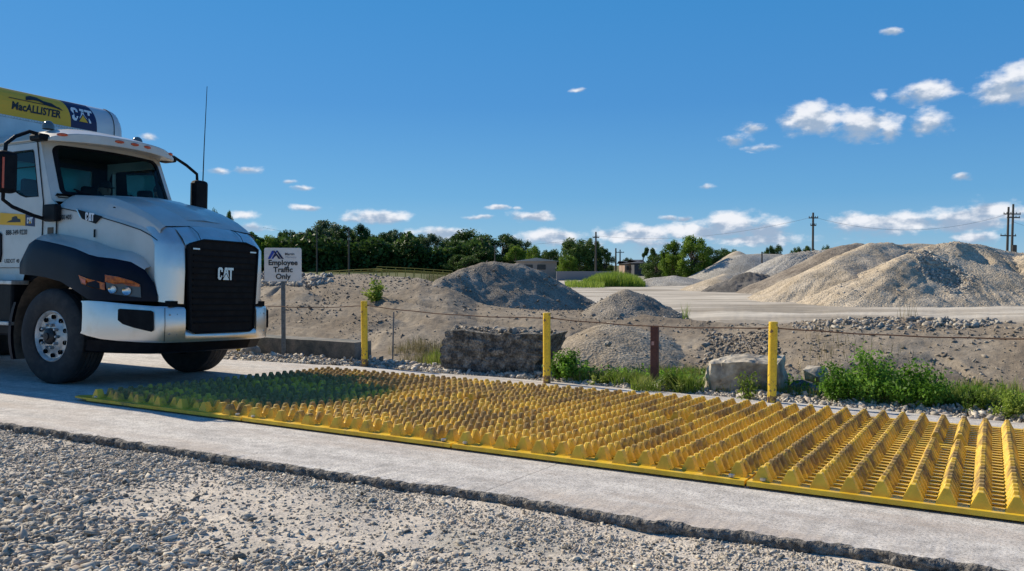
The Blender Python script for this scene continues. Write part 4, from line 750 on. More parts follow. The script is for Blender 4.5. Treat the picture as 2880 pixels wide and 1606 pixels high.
# ------------------------------------------------------------------ light and sky
SAZ, SEL = R(-52), R(33)                              # sun: left of the view axis, behind the scene
sd = bpy.data.lights.new('sun', 'SUN'); sd.energy = 5.0; sd.angle = R(.5); sd.color = (1, .89, .72); so = bpy.data.objects.new('sun', sd); COL.objects.link(so)
sv = Vector((math.sin(SAZ)*math.cos(SEL), math.cos(SAZ)*math.cos(SEL), math.sin(SEL))); so.rotation_euler = sv.to_track_quat('Z', 'Y').to_euler(); so.location = (0, 0, 30)
def world():
    w = bpy.data.worlds.new('World'); bpy.context.scene.world = w; w.use_nodes = True; nt = w.node_tree; L = nt.links.new; bg = nt.nodes['Background']; bg.inputs[1].default_value = .10
    sk = nd(nt, 'ShaderNodeTexSky', sky_type='NISHITA', sun_disc=False); sk.sun_elevation = SEL; sk.sun_rotation = SAZ; sk.air_density = 1.0; sk.dust_density = .25; sk.ozone_density = 3.0; sk.altitude = 300
    hs = nd(nt, 'ShaderNodeHueSaturation'); hs.inputs['Saturation'].default_value = SKYSAT; hs.inputs['Value'].default_value = SKYVAL; L(sk.outputs[0], hs.inputs['Color'])
    tn = nd(nt, 'ShaderNodeMix', data_type='RGBA', blend_type='MULTIPLY'); tn.inputs[0].default_value = 1; tn.inputs[7].default_value = (*SKYTINT, 1); L(hs.outputs[0], tn.inputs[6]); sky0 = tn.outputs[2]
    tc = nd(nt, 'ShaderNodeTexCoord').outputs['Generated']; sp = nd(nt, 'ShaderNodeSeparateXYZ'); L(tc, sp.inputs[0])
    az_ = nd(nt, 'ShaderNodeMath', operation='ARCTAN2'); L(sp.outputs[0], az_.inputs[0]); L(sp.outputs[1], az_.inputs[1]); el = nd(nt, 'ShaderNodeMath', operation='ARCSINE'); L(sp.outputs[2], el.inputs[0])
    cr = nd(nt, 'ShaderNodeValToRGB'); e = cr.color_ramp.elements        # clear deep-blue air: evens the model sky out
    ST = [(0, (.36, .58, .81)), (1.8, (.24, .49, .78)), (4.5, (.138, .40, .745)), (10.6, (.072, .30, .69)), (17, (.05, .285, .67)), (32, (.035, .18, .5)), (90, (.02, .10, .32))]
    while len(e) < len(ST): e.new(.5)
    for i, (a_, c_) in enumerate(ST): e[i].position = a_/90; e[i].color = (*c_, 1)
    ek = nd(nt, 'ShaderNodeMath', operation='MULTIPLY'); ek.inputs[1].default_value = 2/math.pi; L(el.outputs[0], ek.inputs[0]); L(ek.outputs[0], cr.inputs[0])
    sk2 = nd(nt, 'ShaderNodeVectorMath', operation='SCALE'); sk2.inputs['Scale'].default_value = 1/(.10*2**EXPO); L(cr.outputs[0], sk2.inputs[0])
    mk = nd(nt, 'ShaderNodeMix', data_type='RGBA'); mk.inputs[0].default_value = .75; L(sky0, mk.inputs[6]); L(sk2.outputs[0], mk.inputs[7]); sky = mk.outputs[2]
    cb = nd(nt, 'ShaderNodeCombineXYZ'); L(az_.outputs[0], cb.inputs[0]); L(el.outputs[0], cb.inputs[1]); P0 = cb.outputs[0]
    def noise(v, sc, de, st=(1, 1.7, 1), off=(0, 0, 0), ro=.6):
        mp = nd(nt, 'ShaderNodeMapping'); mp.inputs['Scale'].default_value = st; mp.inputs['Location'].default_value = off; L(v, mp.inputs[0])
        x = nd(nt, 'ShaderNodeTexNoise', i_Scale=sc, i_Detail=float(de), i_Roughness=ro); L(mp.outputs[0], x.inputs['Vector']); return x
    wn = noise(P0, 22., 3); wv = nd(nt, 'ShaderNodeVectorMath', operation='MULTIPLY_ADD'); L(wn.outputs['Color'], wv.inputs[0]); wv.inputs[1].default_value = (.022, .010, 0)
    wo = nd(nt, 'ShaderNodeVectorMath', operation='ADD'); L(P0, wo.inputs[0]); wo.inputs[1].default_value = (-.011, -.005, 0); L(wo.outputs[0], wv.inputs[2]); P1 = wv.outputs[0]
    sumf = None; mx = None; sumv = None
    def m2(op, a, b_, c=None):
        x = nd(nt, 'ShaderNodeMath', operation=op)
        for i, q in enumerate((a, b_, c)):
            if q is None: continue
            if isinstance(q, (int, float)): x.inputs[i].default_value = q
            else: L(q, x.inputs[i])
        return x.outputs[0]
    for (cx, cy, rx, ry, st) in CLOUDS:               # bearings of the cumulus seen in the sky (azimuth, elevation, half sizes)
        d = D(cx*1.1184, cy*1.1184, 1.)-np.array([0, 0, H]); a0 = math.atan2(d[0], d[1]); e0 = math.atan2(d[2], math.hypot(d[0], d[1])); k = 1.1184/F
        ra = rx*1.08*k*math.cos(a0)**2; re = ry*1.15*k*math.cos(a0)
        s_ = nd(nt, 'ShaderNodeVectorMath', operation='SUBTRACT'); L(P1, s_.inputs[0]); s_.inputs[1].default_value = (a0, e0, 0)
        m_ = nd(nt, 'ShaderNodeVectorMath', operation='MULTIPLY'); L(s_.outputs[0], m_.inputs[0]); m_.inputs[1].default_value = (1/ra, 1/re, 0)
        ln = nd(nt, 'ShaderNodeVectorMath', operation='LENGTH'); L(m_.outputs[0], ln.inputs[0])
        f = m2('MULTIPLY', m2('SUBTRACT', 1.25, ln.outputs['Value']), st); fp = m2('MAXIMUM', f, 0.)
        y = nd(nt, 'ShaderNodeSeparateXYZ'); L(m_.outputs[0], y.inputs[0]); fv = m2('MULTIPLY', fp, y.outputs[1])
        if mx is None: mx, sumf, sumv = f, fp, fv
        else: mx = m2('MAXIMUM', mx, f); sumf = m2('ADD', sumf, fp); sumv = m2('ADD', sumv, fv)
    n1 = noise(P0, 34., 8, ro=.56).outputs[0]; n1b = noise(P0, 34., 4, off=(.008, -.014, 0), ro=.5).outputs[0]
    dens = m2('ADD', mx, m2('MULTIPLY', m2('SUBTRACT', n1, .5), 1.9))
    mr = nd(nt, 'ShaderNodeMapRange', interpolation_type='SMOOTHSTEP'); mr.inputs[1].default_value = .10; mr.inputs[2].default_value = .85; L(dens, mr.inputs[0]); mask = mr.outputs[0]
    vv = m2('DIVIDE', sumv, m2('MAXIMUM', sumf, .01)); lit = m2('ADD', m2('MULTIPLY', vv, .70), m2('MULTIPLY', m2('SUBTRACT', n1, n1b), 2.6))
    thick = m2('MULTIPLY', m2('SUBTRACT', dens, .8), -.16); lit = m2('ADD', m2('SUBTRACT', lit, .10), thick)
    l2 = nd(nt, 'ShaderNodeMapRange', interpolation_type='SMOOTHSTEP'); l2.inputs[1].default_value = -.50; l2.inputs[2].default_value = .34; L(lit, l2.inputs[0])
    cc = nd(nt, 'ShaderNodeMix', data_type='RGBA'); cc.inputs[6].default_value = tuple(c*CLOUDK for c in (.36, .47, .63))+(1,); cc.inputs[7].default_value = tuple(c*CLOUDK for c in (.93, .95, 1.0))+(1,); L(l2.outputs[0], cc.inputs[0])
    # thin bank of distant haze-white cloud low over the horizon
    fm = m2('MULTIPLY', mask, CLOUDA)
    o_ = nd(nt, 'ShaderNodeMix', data_type='RGBA'); L(fm, o_.inputs[0]); L(sky, o_.inputs[6]); L(cc.outputs[2], o_.inputs[7]); L(o_.outputs[2], bg.inputs[0])
SKYSAT, SKYVAL, SKYTINT, CLOUDK, CLOUDA, EXPO = 1.1, .70, (.62, .92, 1.05), 8.3, .97, .22
CLOUDS = [(2050, 300, 88, 34, 1.1), (2170, 313, 80, 34, 1.1), (2245, 328, 32, 22, .9), (2338, 308, 50, 30, .9), (1892, 320, 32, 15, .6), (1855, 350, 32, 14, .6), (1925, 370, 46, 10, .6),
 (2335, 232, 70, 26, .9), (2275, 245, 40, 16, .6), (2530, 225, 80, 40, 1.), (2560, 190, 50, 30, .9), (2218, 240, 18, 14, .35), (2238, 77, 26, 12, .8), (2420, 444, 34, 12, .9), (1447, 226, 22, 6, .7), (1772, 472, 20, 7, .7),
 (948, 545, 78, 18, 1.1), (890, 552, 40, 9, .7), (1338, 543, 56, 13, .95), (1253, 522, 32, 8, .8), (1306, 524, 18, 6, .5), (1210, 546, 42, 6, .6), (625, 427, 42, 9, .8), (545, 429, 40, 9, .7), (375, 341, 26, 10, .7), (775, 521, 46, 8, .85), (767, 471, 36, 6, .6), (725, 455, 16, 5, .5), (610, 545, 42, 10, .7), (640, 575, 50, 12, .8),
 (1685, 547, 28, 8, .7), (1722, 545, 24, 8, .7), (1840, 565, 100, 30, 1.1), (1740, 582, 110, 24, 1.), (1600, 592, 100, 24, 1.1), (1925, 575, 70, 28, 1.), (1380, 598, 100, 22, 1.), (1110, 588, 80, 16, .9), (1900, 600, 130, 18, .6), (1660, 615, 170, 18, .55), (2170, 560, 85, 24, 1.1), (2130, 540, 30, 14, .5), (2290, 560, 110, 26, 1.), (2430, 552, 100, 30, 1.1), (2480, 530, 70, 30, 1.), (2380, 545, 60, 18, .7), (2545, 540, 60, 22, .8), (2250, 580, 170, 14, .5), (2450, 598, 50, 18, .85), (1450, 610, 120, 22, .5)]
world()
sc_ = bpy.context.scene; sc_.view_settings.view_transform = 'Standard'; sc_.view_settings.look = 'None'; sc_.view_settings.exposure = EXPO; sc_.view_settings.gamma = 1
sc_.cycles.max_bounces = 6; sc_.cycles.diffuse_bounces = 3; sc_.cycles.transparent_max_bounces = 12
# ------------------------------------------------------------------ heaps and stockpiles
def pile(name, crest, slope, m, label, cat='soil heap', group=None, cell=.1, amp=.05, amp_s=1., rill=.0, rough=.0, warp=.12, scoop=(), seed=1, pad=None, base=None, lump=0):
    """crest: list of (x, y, z). The surface falls away from the crest line at the angle of repose."""
    C = np.array(crest); mx_ = max(0.5, (C[:, 2].max()-(base if base is not None else terr(C[:, 0], C[:, 1]).min()))/slope*1.25+1) if pad is None else pad
    x0, x1, y0, y1 = C[:, 0].min()-mx_, C[:, 0].max()+mx_, C[:, 1].min()-mx_, C[:, 1].max()+mx_
    X, Y = np.meshgrid(np.arange(x0, x1, cell), np.arange(y0, y1, cell)); Z = np.full_like(X, -50.)
    wx = X+warp*amp_s*fbm(X*.6/amp_s, Y*.6/amp_s, seed=seed+50, o=3); wy = Y+warp*amp_s*fbm(X*.6/amp_s+9, Y*.6/amp_s, seed=seed+60, o=3)
    for i in range(max(1, len(C)-1)):
        a = C[i]; b_ = C[min(i+1, len(C)-1)]; d = b_-a; L2 = d[0]**2+d[1]**2
        tq = np.clip(((wx-a[0])*d[0]+(wy-a[1])*d[1])/L2, 0, 1) if L2 > 0 else 0*X
        ds = np.hypot(wx-a[0]-tq*d[0], wy-a[1]-tq*d[1]); zz = a[2]+tq*d[2]; q = zz-slope*(np.sqrt(ds**2+(.2*amp_s)**2)-.2*amp_s); Z = np.maximum(Z, q)
    for (sx, sy, sr, sd2) in scoop: ds = np.hypot(X-sx, (Y-sy)*.8); Z = Z-sd2*(1-sm(.55, 1., ds/sr))
    top = Z.copy()
    Z = Z+amp*fbm(X/amp_s, Y/amp_s, seed=seed)
    if rill: ang_ = np.arctan2(X-C[:, 0].mean(), Y-C[:, 1].mean()); Z = Z-rill*(.4+.6*sm(-.3, .3, vnoise(X*.25, Y*.25, seed=seed+19)))*np.abs(vnoise(ang_*31+1.2*vnoise(X*.5/amp_s, Y*.5/amp_s), np.hypot(X-C[:, 0].mean(), Y-C[:, 1].mean())*.12/amp_s, seed=seed+9))
    if rough: Z = Z+rough*fbm(X*6/amp_s, Y*6/amp_s, seed=seed+4, o=3)
    T0 = terr(X, Y)
    if base is not None: T0 = np.minimum(T0, base)
    dz = Z-T0; ok = dz > -.12*amp_s
    nr, nc = X.shape; idx = -np.ones(nr*nc, int); ii, jj = np.meshgrid(np.arange(nr-1), np.arange(nc-1), indexing='ij'); b0 = (ii*nc+jj).ravel(); okf = ok.ravel()
    q = np.stack([b0, b0+1, b0+nc+1, b0+nc], 1); q = q[okf[q].all(1)]; us = np.unique(q); idx[us] = np.arange(len(us))
    ox, oy = C[:, 0].mean(), C[:, 1].mean(); oz = terr(ox, oy).item()
    V = np.stack([X.ravel()-ox, Y.ravel()-oy, Z.ravel()-oz], 1)[us]; o = link(name, npmesh(name, V, idx[q]), m, smooth=True, label=label, cat=cat, group=group); o.location = (ox, oy, oz); return o, (X, Y, Z, ok)
def soil(nm, c1, c2, c3, sc=1., bump=.02):
    m = bpy.data.materials.new(nm); m.use_nodes = True; nt = m.node_tree; b = nt.nodes['Principled BSDF']; L = nt.links.new; g = nd(nt, 'ShaderNodeNewGeometry').outputs['Position']
    x = nd(nt, 'ShaderNodeTexNoise', i_Scale=sc, i_Detail=7., i_Roughness=.65); L(g, x.inputs['Vector']); c = nd(nt, 'ShaderNodeValToRGB'); e = c.color_ramp.elements; z = e.new(.5)
    for i, (p, q_) in enumerate(((.36, c1), (.5, c2), (.64, c3))): e[i].position = p; e[i].color = (*q_, 1)
    L(x.outputs[0], c.inputs[0]); y = nd(nt, 'ShaderNodeTexNoise', i_Scale=sc*22, i_Detail=4.); L(g, y.inputs['Vector'])
    mr = nd(nt, 'ShaderNodeMapRange'); mr.inputs[1].default_value = .35; mr.inputs[2].default_value = .65; mr.inputs[3].default_value = .66; mr.inputs[4].default_value = 1.3; L(y.outputs[0], mr.inputs[0])
    s_ = nd(nt, 'ShaderNodeVectorMath', operation='SCALE'); L(c.outputs[0], s_.inputs[0]); L(mr.outputs[0], s_.inputs['Scale']); L(s_.outputs[0], b.inputs['Base Color'])
    bp = nd(nt, 'ShaderNodeBump', i_Strength=.9, i_Distance=bump*2); L(y.outputs[0], bp.inputs['Height']); L(bp.outputs[0], b.inputs['Normal']); b.inputs['Roughness'].default_value = .95; b.inputs['Specular IOR Level'].default_value = .15; return m
m_mound = soil('grey_brown_spoil', (.20, .17, .135), (.285, .245, .19), (.36, .31, .245), 1.2)
m_sand = soil('tan_sand', (.38, .308, .215), (.52, .43, .31), (.61, .515, .385), .5, .05)
m_grav = soil('grey_stockpile_gravel', (.32, .295, .25), (.41, .38, .325), (.48, .45, .39), .35, .06)
m_dkgr = soil('dark_stockpile_gravel', (.13, .12, .105), (.20, .185, .165), (.28, .255, .22), .8, .08)
def heap_stones(grid, N, size, m, label, box=None):
    X, Y, Z, ok = grid; i = RNG.integers(0, X.size, N); k = ok.ravel()[i]; i = i[k]; P = np.stack([X.ravel()[i], Y.ravel()[i], Z.ravel()[i]], 1)
    P[:, :2] += RNG.uniform(-.05, .05, (len(P), 2)); kk = fbm(P[:, 0]*.8, P[:, 1]*.8, seed=71) > RNG.uniform(-.9, .9, len(P)); P = P[kk]
    sz = np.clip(RNG.lognormal(math.log(size), .5, len(P)), size*.4, size*3.5); return stones('clods', P, sz, m, .75, .8, kind='stuff', label=label, cat='clods')
def DD(px, py, Y): return tuple(D(px, py, Y))
o, gA = pile('soil_mound', [DD(1180, 822, 19.2), DD(1240, 786, 20.3), DD(1310, 753, 21.2), DD(1378, 736, 21.6), DD(1440, 740, 21.9), DD(1500, 760, 22.2), DD(1565, 797, 22.3)], .62, m_mound, 'large dark grey spoil mound standing behind the second yellow post', cell=.05, amp=.035, amp_s=.9, rough=.02, seed=5)
heap_stones(gA, 9000, .016, m_clod, 'clods littering the large spoil mound')
o, gB = pile('soil_mound', [DD(1730, 828, 17.6), DD(1757, 812, 17.8), DD(1800, 830, 18.0), DD(1860, 858, 18.1)], .60, m_mound, 'small pointed stony mound right of the large spoil mound', cell=.05, amp=.03, amp_s=.7, rough=.015, seed=15)
heap_stones(gB, 6500, .015, m_rubble, 'stones on the small pointed mound')
o, gC = pile('soil_mound', [DD(1690, 925, 14.2), DD(1715, 908, 14.5), DD(1760, 915, 14.8), DD(1810, 925, 15.2)], .42, soil('tan_spoil', (.26, .21, .15), (.35, .29, .21), (.42, .36, .27), 1.), 'low tan mound behind the brown post with a stony top', cell=.05, amp=.03, amp_s=.8, rough=.01, seed=25)
heap_stones(gC, 900, .018, m_clod, 'stones on the low tan mound')
GP = 'stockpiles across the yard'
pk = dict(cat='stockpile', group=GP)
oP, gP = pile('sand_stockpile', [DD(2900, 716, 54), DD(2790, 696, 53), DD(2740, 688, 52.5), DD(2680, 680, 52), DD(2625, 686, 51.5), DD(2560, 712, 49.8), DD(2480, 752, 47.4)], .50, m_sand, 'broad tan sand stockpile with scooped face at the right', cell=.10, amp=.09, amp_s=1.8, rill=.08, rough=.025, seed=101, warp=.2, scoop=[tuple(D(2655, 800, 47.4)[:2])+(1.3, .3), tuple(D(2745, 740, 50)[:2])+(1.0, .35)], **pk)
X, Y, Z, ok = gP; cx_, cy_ = D(2650, 800, 47.8)[:2]; kk = (np.hypot(X-cx_, (Y-cy_)*.7) < 1.5+.5*vnoise(X*2, Y*2)) & ok; i = RNG.choice(np.flatnonzero(kk.ravel()), 1500); P = np.stack([X.ravel()[i], Y.ravel()[i], Z.ravel()[i]], 1)
stones('scoop_rubble', P, np.clip(RNG.lognormal(math.log(.05), .4, 1500), .03, .16), m_rubble, .8, .8, kind='stuff', label='rubble slumped in the scooped face of the broad sand stockpile', cat='rubble')
i = RNG.choice(np.flatnonzero((ok & (Z > terr(X, Y)+.1)).ravel()), 2600); P = np.stack([X.ravel()[i], Y.ravel()[i], Z.ravel()[i]], 1)
stones('pile_clods', P, np.clip(RNG.lognormal(math.log(.028), .5, 2600), .012, .12), m_rubble, .8, .8, kind='stuff', label='loose lumps scattered over the broad sand stockpile', cat='clods')
pile('sand_stockpile', [DD(2670, 694, 59), DD(2590, 689, 58), DD(2500, 684, 57), DD(2465, 684, 56.5), DD(2410, 706, 54.5), DD(2340, 742, 52)], .50, m_sand, 'tan sand stockpile with pointed top left of the broadest one', cell=.11, amp=.08, amp_s=1.8, rill=.08, rough=.022, seed=111, warp=.22, **pk)
pile('sand_stockpile', [DD(2650, 686, 66), DD(2590, 683, 66), DD(2550, 686, 66)], .5, m_sand, 'tan crest showing between the two big sand stockpiles', cell=.2, amp=.08, amp_s=3., rill=.1, seed=118, **pk)
pile('sand_stockpile', [DD(2870, 738, 49.5), DD(2920, 708, 51), DD(3000, 692, 52), DD(3120, 688, 53)], .58, m_sand, 'tan sand stockpile cut off by the right edge of the view', cell=.14, amp=.16, amp_s=1.6, rill=.2, rough=.10, seed=121, warp=.25, **pk)
pile('sand_stockpile', [DD(2770, 742, 50.0), DD(2830, 735, 50), DD(2860, 755, 49)], .55, m_sand, 'slumped lower sand heap at the foot of the broad stockpile', cell=.12, amp=.16, amp_s=1.4, rill=.12, rough=.10, seed=126, warp=.25, **pk)
pile('dark_stockpile', [DD(2440, 692, 68), DD(2410, 681, 67), DD(2380, 688, 66)], .50, soil('brown_grey_aggregate', (.15, .125, .10), (.25, .21, .165), (.36, .31, .245), .35, .05), 'stockpile with a dark brown top between gravel ridge and sand', cell=.16, amp=.05, amp_s=3., rill=.06, rough=.02, seed=131, **pk)
pile('gravel_stockpile', [DD(2420, 699, 86), DD(2330, 699, 84), DD(2270, 704, 82), DD(2225, 711, 80)], .50, m_grav, 'long grey gravel ridge left of the sand stockpiles', cell=.2, amp=.06, amp_s=4., rill=.30, rough=.02, seed=141, **pk)
pile('gravel_stockpile', [DD(2200, 716, 104), DD(2140, 713, 104), DD(2085, 715, 102)], .50, m_grav, 'farther grey gravel heap with rounded left shoulder', cell=.25, amp=.06, amp_s=4., rill=.1, rough=.02, seed=151, **pk)
pile('sand_stockpile', [DD(2075, 706, 128)], .6, m_sand, 'small tan tip showing behind the farther gravel heap', cell=.3, amp=.05, amp_s=3., seed=156, **pk)
o, gE = pile('dark_stockpile', [DD(2075, 774, 71), DD(2110, 767, 71), DD(2150, 773, 71)], .50, m_dkgr, 'small dark gravel heap on the yard before the grey ridge', cell=.12, amp=.10, amp_s=1.4, rough=.08, seed=161, **pk)
pile('sand_stockpile', [DD(2025, 777, 74), DD(2037, 770, 75), DD(2050, 780, 77)], .40, m_sand, 'small sand heap just left of the dark gravel heap', cell=.12, amp=.03, amp_s=1.6, seed=166, **pk)
pile('gravel_stockpile', [DD(1850, 780, 92), DD(1895, 776, 92), DD(1950, 783, 93)], .28, m_grav, 'low grey heap at the foot of the bright green trees', cell=.2, amp=.06, amp_s=2., seed=171, **pk)
# ------------------------------------------------------------------ blocks and boulders
m_rock = mat('rough_grey_stone', (.08, .075, .065), .95, col2=(.34, .31, .26), scale=9, det=10, lo=.40, hi=.66, bump=.09, bscale=22, fine=.5, bdet=8)
m_rockp = mat('pale_limestone', (.50, .44, .34), .9, col2=(.22, .19, .15), scale=3.5, lo=.42, hi=.62, bump=.02, bscale=12, fine=.15)
m_oldc = mat('weathered_concrete_block', (.24, .215, .18), .95, col2=(.10, .11, .10), scale=4, lo=.42, hi=.62, bump=.01, bscale=30, fine=.2)
def boulder(name, cx, cy, cz, L_, Dp, Hh, yaw, m, label, amp=.05, seed=0, shape=None, cuts=5, cat='boulder', ridged=0., sc=2.2):
    bm = bmesh.new(); bmesh.ops.create_cube(bm, size=1); bmesh.ops.subdivide_edges(bm, edges=bm.edges[:], cuts=2**cuts-1, use_grid_fill=True)
    V = np.array([v.co[:] for v in bm.verts]); 
    if shape is not None: V = shape(V)
    V = V*np.array([L_, Dp, Hh]); d = V/np.maximum(np.linalg.norm(V, axis=1, keepdims=True), 1e-6)
    k = amp*fbm(V[:, 0]*sc+seed, V[:, 1]*sc, V[:, 2]*sc, o=5, seed=seed)
    if ridged: k = k-ridged*np.abs(vnoise(V[:, 0]*3, V[:, 1]*3, V[:, 2]*14, seed=seed+3))
    V = V+d*k[:, None]
    for v, c in zip(bm.verts, V): v.co = c
    me = bpy.data.meshes.new(name); bm.to_mesh(me); bm.free(); o = link(name, me, m, smooth=True, label=label, cat=cat); o.matrix_world = Matrix.Translation((cx, cy, cz)) @ Matrix.Rotation(yaw, 4, 'Z')
    try: me.set_sharp_from_angle(angle=R(38))
    except Exception: pass
    return o
# long rough block behind post two
a = D(1268, 1030, 12.9); b = D(1575, 1060, 12.25); top = D(1420, 931, 12.6)[2]; bz = -.32
yaw = math.atan2(b[1]-a[1], b[0]-a[0]); L_ = math.hypot(b[0]-a[0], b[1]-a[1])
def shp(V):
    V = V.copy(); z = V[:, 2]; V[:, 0] = np.where(V[:, 0] > .30, V[:, 0]-(.5-z)*.22*(V[:, 0]-.3)/.2, V[:, 0]); V[:, 2] = z-.05*(V[:, 0]+.5)*(z > 0); return V
boulder('stone_block', (a[0]+b[0])/2, (a[1]+b[1])/2+.4, (top+bz)/2, L_+.02, .75, top-bz, yaw, m_rock, 'long rough grey stone block lying behind the second yellow post', .06, 3, shp, ridged=.07, cat='stone block')
Pt = []
for _ in range(260):
    f_ = random.uniform(.02, .95); q = a*(1-f_)+b*f_; Pt.append((q[0]+random.uniform(-.05, .05), q[1]+.12+random.uniform(0, .6), top+.0-.03*f_))
stones('clods', np.array(Pt), np.clip(RNG.lognormal(math.log(.022), .5, 260), .01, .075), m_clod, .7, .7, kind='stuff', label='loose stones lying on top of the long rough block', cat='stones')
# pale boulder behind post three
a = D(1972, 1070, 11.0); b = D(2215, 1105, 10.45); c = (a+b)/2; topz = D(2080, 1000, 11.)[2]; yaw = math.atan2(b[1]-a[1], b[0]-a[0]); L_ = math.hypot(*(b-a)[:2])
def hull_rock(name, cx, cy, cz, yaw, pts, m, label, amp=.012, cuts=4, seed=0):
    bm = bmesh.new(); [bm.verts.new(p) for p in pts]; r_ = bmesh.ops.convex_hull(bm, input=bm.verts[:]); bmesh.ops.delete(bm, geom=[e for e in r_['geom_interior'] if isinstance(e, bmesh.types.BMVert)], context='VERTS')
    for _ in range(cuts): bmesh.ops.subdivide_edges(bm, edges=bm.edges[:], cuts=1, use_grid_fill=True)
    bm.normal_update()
    V = np.array([v.co[:] for v in bm.verts]); Nn = np.array([v.normal[:] for v in bm.verts]); d_ = amp*fbm(V[:, 0]*5+seed, V[:, 1]*5, V[:, 2]*5, o=5, seed=seed)-amp*1.3*np.abs(vnoise(V[:, 0]*9, V[:, 1]*9, V[:, 2]*2.2, seed=seed+3))
    for v, c, q, e in zip(bm.verts, V, Nn, d_): v.co = c+q*e
    me = bpy.data.meshes.new(name); bm.to_mesh(me); bm.free(); o = link(name, me, m, smooth=True, label=label, cat='boulder'); o.matrix_world = Matrix.Translation((cx, cy, cz)) @ Matrix.Rotation(yaw, 4, 'Z')
    try: me.set_sharp_from_angle(angle=R(30))
    except Exception: pass
    return o
h_ = topz+.28; L2 = L_/2
pts = [(-L2, .22, -.28), (-L2*.96, .30, h_*.55-.28), (-L2*.86, .16, h_*.82-.28), (-L2*.52, .04, h_*.97-.28), (-L2*.97, .12, -.28), (-L2*.60, -.24, -.28), (-L2*.58, -.27, h_*.86-.28), (-L2*.1, -.26, h_*.93-.28), (L2*.9, -.14, h_*.90-.28), (L2*.95, -.02, -.28), (L2*.2, -.12, -.28), (-L2*.3, .5, h_*.95-.28), (L2*.8, .5, h_-.28), (L2, .45, -.28), (-L2*.7, .55, -.28), (L2*.3, -.05, h_-.28)]
hull_rock('boulder', c[0], c[1]+.12, 0, yaw, pts, m_rockp, 'pale layered boulder with sunlit left side behind the third yellow post', .034, 4, 11)
rnd_rock = lambda x, y, z, a, b_, c_, yaw, m, lb, sd_: hull_rock('boulder', x, y, z, yaw, [tuple(v*np.array([a, b_, c_])/2*(1+.25*np.random.default_rng(sd_*50+i).uniform(-1, .3))) for i, v in enumerate(ICO*1.25)], m, lb, .012, 3, sd_)
b2 = D(2262, 1085, 10.7); rnd_rock(b2[0]+.05, b2[1]+.15, -.20, .42, .4, .34, .2, m_rock, 'dark low rock in shade right of the pale boulder', 21)
b2 = D(2290, 1040, 11.4); rnd_rock(b2[0], b2[1], -.04, .40, .4, .26, .4, m_rockp, 'pale slab of rock peeping out behind the green bush', 23)
b2 = D(705, 992, 15.2); boulder('boulder', b2[0], b2[1], terr(b2[0], b2[1]).item()+.08, .34, .3, .26, .1, m_rockp, 'round pale rock beside the truck bumper, left end of the stone verge', .03, 31, lambda V: V/np.linalg.norm(V, axis=1, keepdims=True)*.52, 4)
# low concrete block left of post one
a = D(690, 1005, 15.6); b = D(1010, 1030, 14.25); yaw = math.atan2(b[1]-a[1], b[0]-a[0]); L_ = math.hypot(*(b-a)[:2]); c = (a+b)/2; tz = D(850, 957, 14.9)[2]
boulder('concrete_block', c[0], c[1]+.38, (tz-.35)/2, L_, .45, tz+.35, yaw, m_oldc, 'low weathered concrete barrier block between the sign and the first yellow post', .008, 41, None, 5, cat='concrete block', sc=3)
# single stones standing out
for px, py, Y_, s_, lb in ((1710, 967, 13.1, .055, 'single angular stone on the flank of the low tan mound'),):
    p = D(px, py, Y_); rnd_rock(p[0], p[1], max(p[2], terr(p[0], p[1]).item()+.02), s_*3, s_*2.4, s_*1.8, .5, m_rockp, lb, 51)
# dead branch
m_wood = mat('dead_wood', (.20, .16, .12), .9)
def gp_(px, Y_, lift=.0): x = (px-CX)/F*Y_; return (x, Y_, terr(x, Y_).item()+lift)
G().tube([gp_(2160, 12.2, .03), gp_(2125, 13.0, .10), gp_(2085, 13.8, .30)], [.018, .013, .006], 6).tube([gp_(2125, 13.0, .10), gp_(2150, 13.6, .22)], [.009, .004], 5).obj('branch', m_wood, label='bare dead branch lying on the bank above the pale boulder', cat='branch')
# ------------------------------------------------------------------ vegetation
m_grass = leafmat('green_grass', (.10, .17, .02), (.20, .28, .035), (.34, .37, .09), 2.5, .4)
m_weed = leafmat('weed_leaves', (.08, .18, .015), (.16, .32, .035), (.27, .44, .07), 3., .45)
m_straw = leafmat('dry_grass', (.16, .15, .06), (.25, .21, .10), (.33, .29, .16), 2., .25)
m_lime = leafmat('lime_leaves', (.16, .24, .03), (.26, .36, .05), (.36, .42, .09), 2., .4)
m_reed = leafmat('reed_green', (.14, .22, .025), (.24, .34, .04), (.33, .41, .07), .5, .35)
m_bright = leafmat('bright_tree_leaves', (.06, .12, .012), (.13, .22, .022), (.24, .34, .045), .9, .4)
m_mid = leafmat('mid_tree_leaves', (.03, .07, .012), (.07, .13, .025), (.14, .21, .045), .8, .3)
m_dark = leafmat('dark_tree_leaves', (.02, .05, .010), (.05, .10, .02), (.12, .19, .045), .8, .32)
m_grey = leafmat('silver_tree_leaves', (.03, .065, .02), (.09, .14, .055), (.24, .29, .17), .8, .32)
m_bark = mat('bark', (.10, .08, .06), .9, col2=(.16, .13, .10), scale=8)
def leaves(name, P, size, m, parent=None, asp=.5, up=.3, **k):
    N = len(P); nrm = RNG.normal(0, 1, (N, 3)); nrm[:, 2] += up; nrm /= np.linalg.norm(nrm, axis=1, keepdims=True)
    t1 = np.cross(nrm, RNG.normal(0, 1, (N, 3))); t1 /= np.linalg.norm(t1, axis=1, keepdims=True); t2 = np.cross(nrm, t1); s = np.broadcast_to(np.asarray(size), (N,))[:, None]*RNG.uniform(.6, 1.3, (N, 1))
    V = np.stack([P-t1*s, P+t2*s*asp-t1*s*.1, P+t1*s, P-t2*s*asp+t1*s*.1], 1).reshape(-1, 3); return link(name, npmesh(name, V, np.arange(4*N).reshape(N, 4)), m, parent, **k)
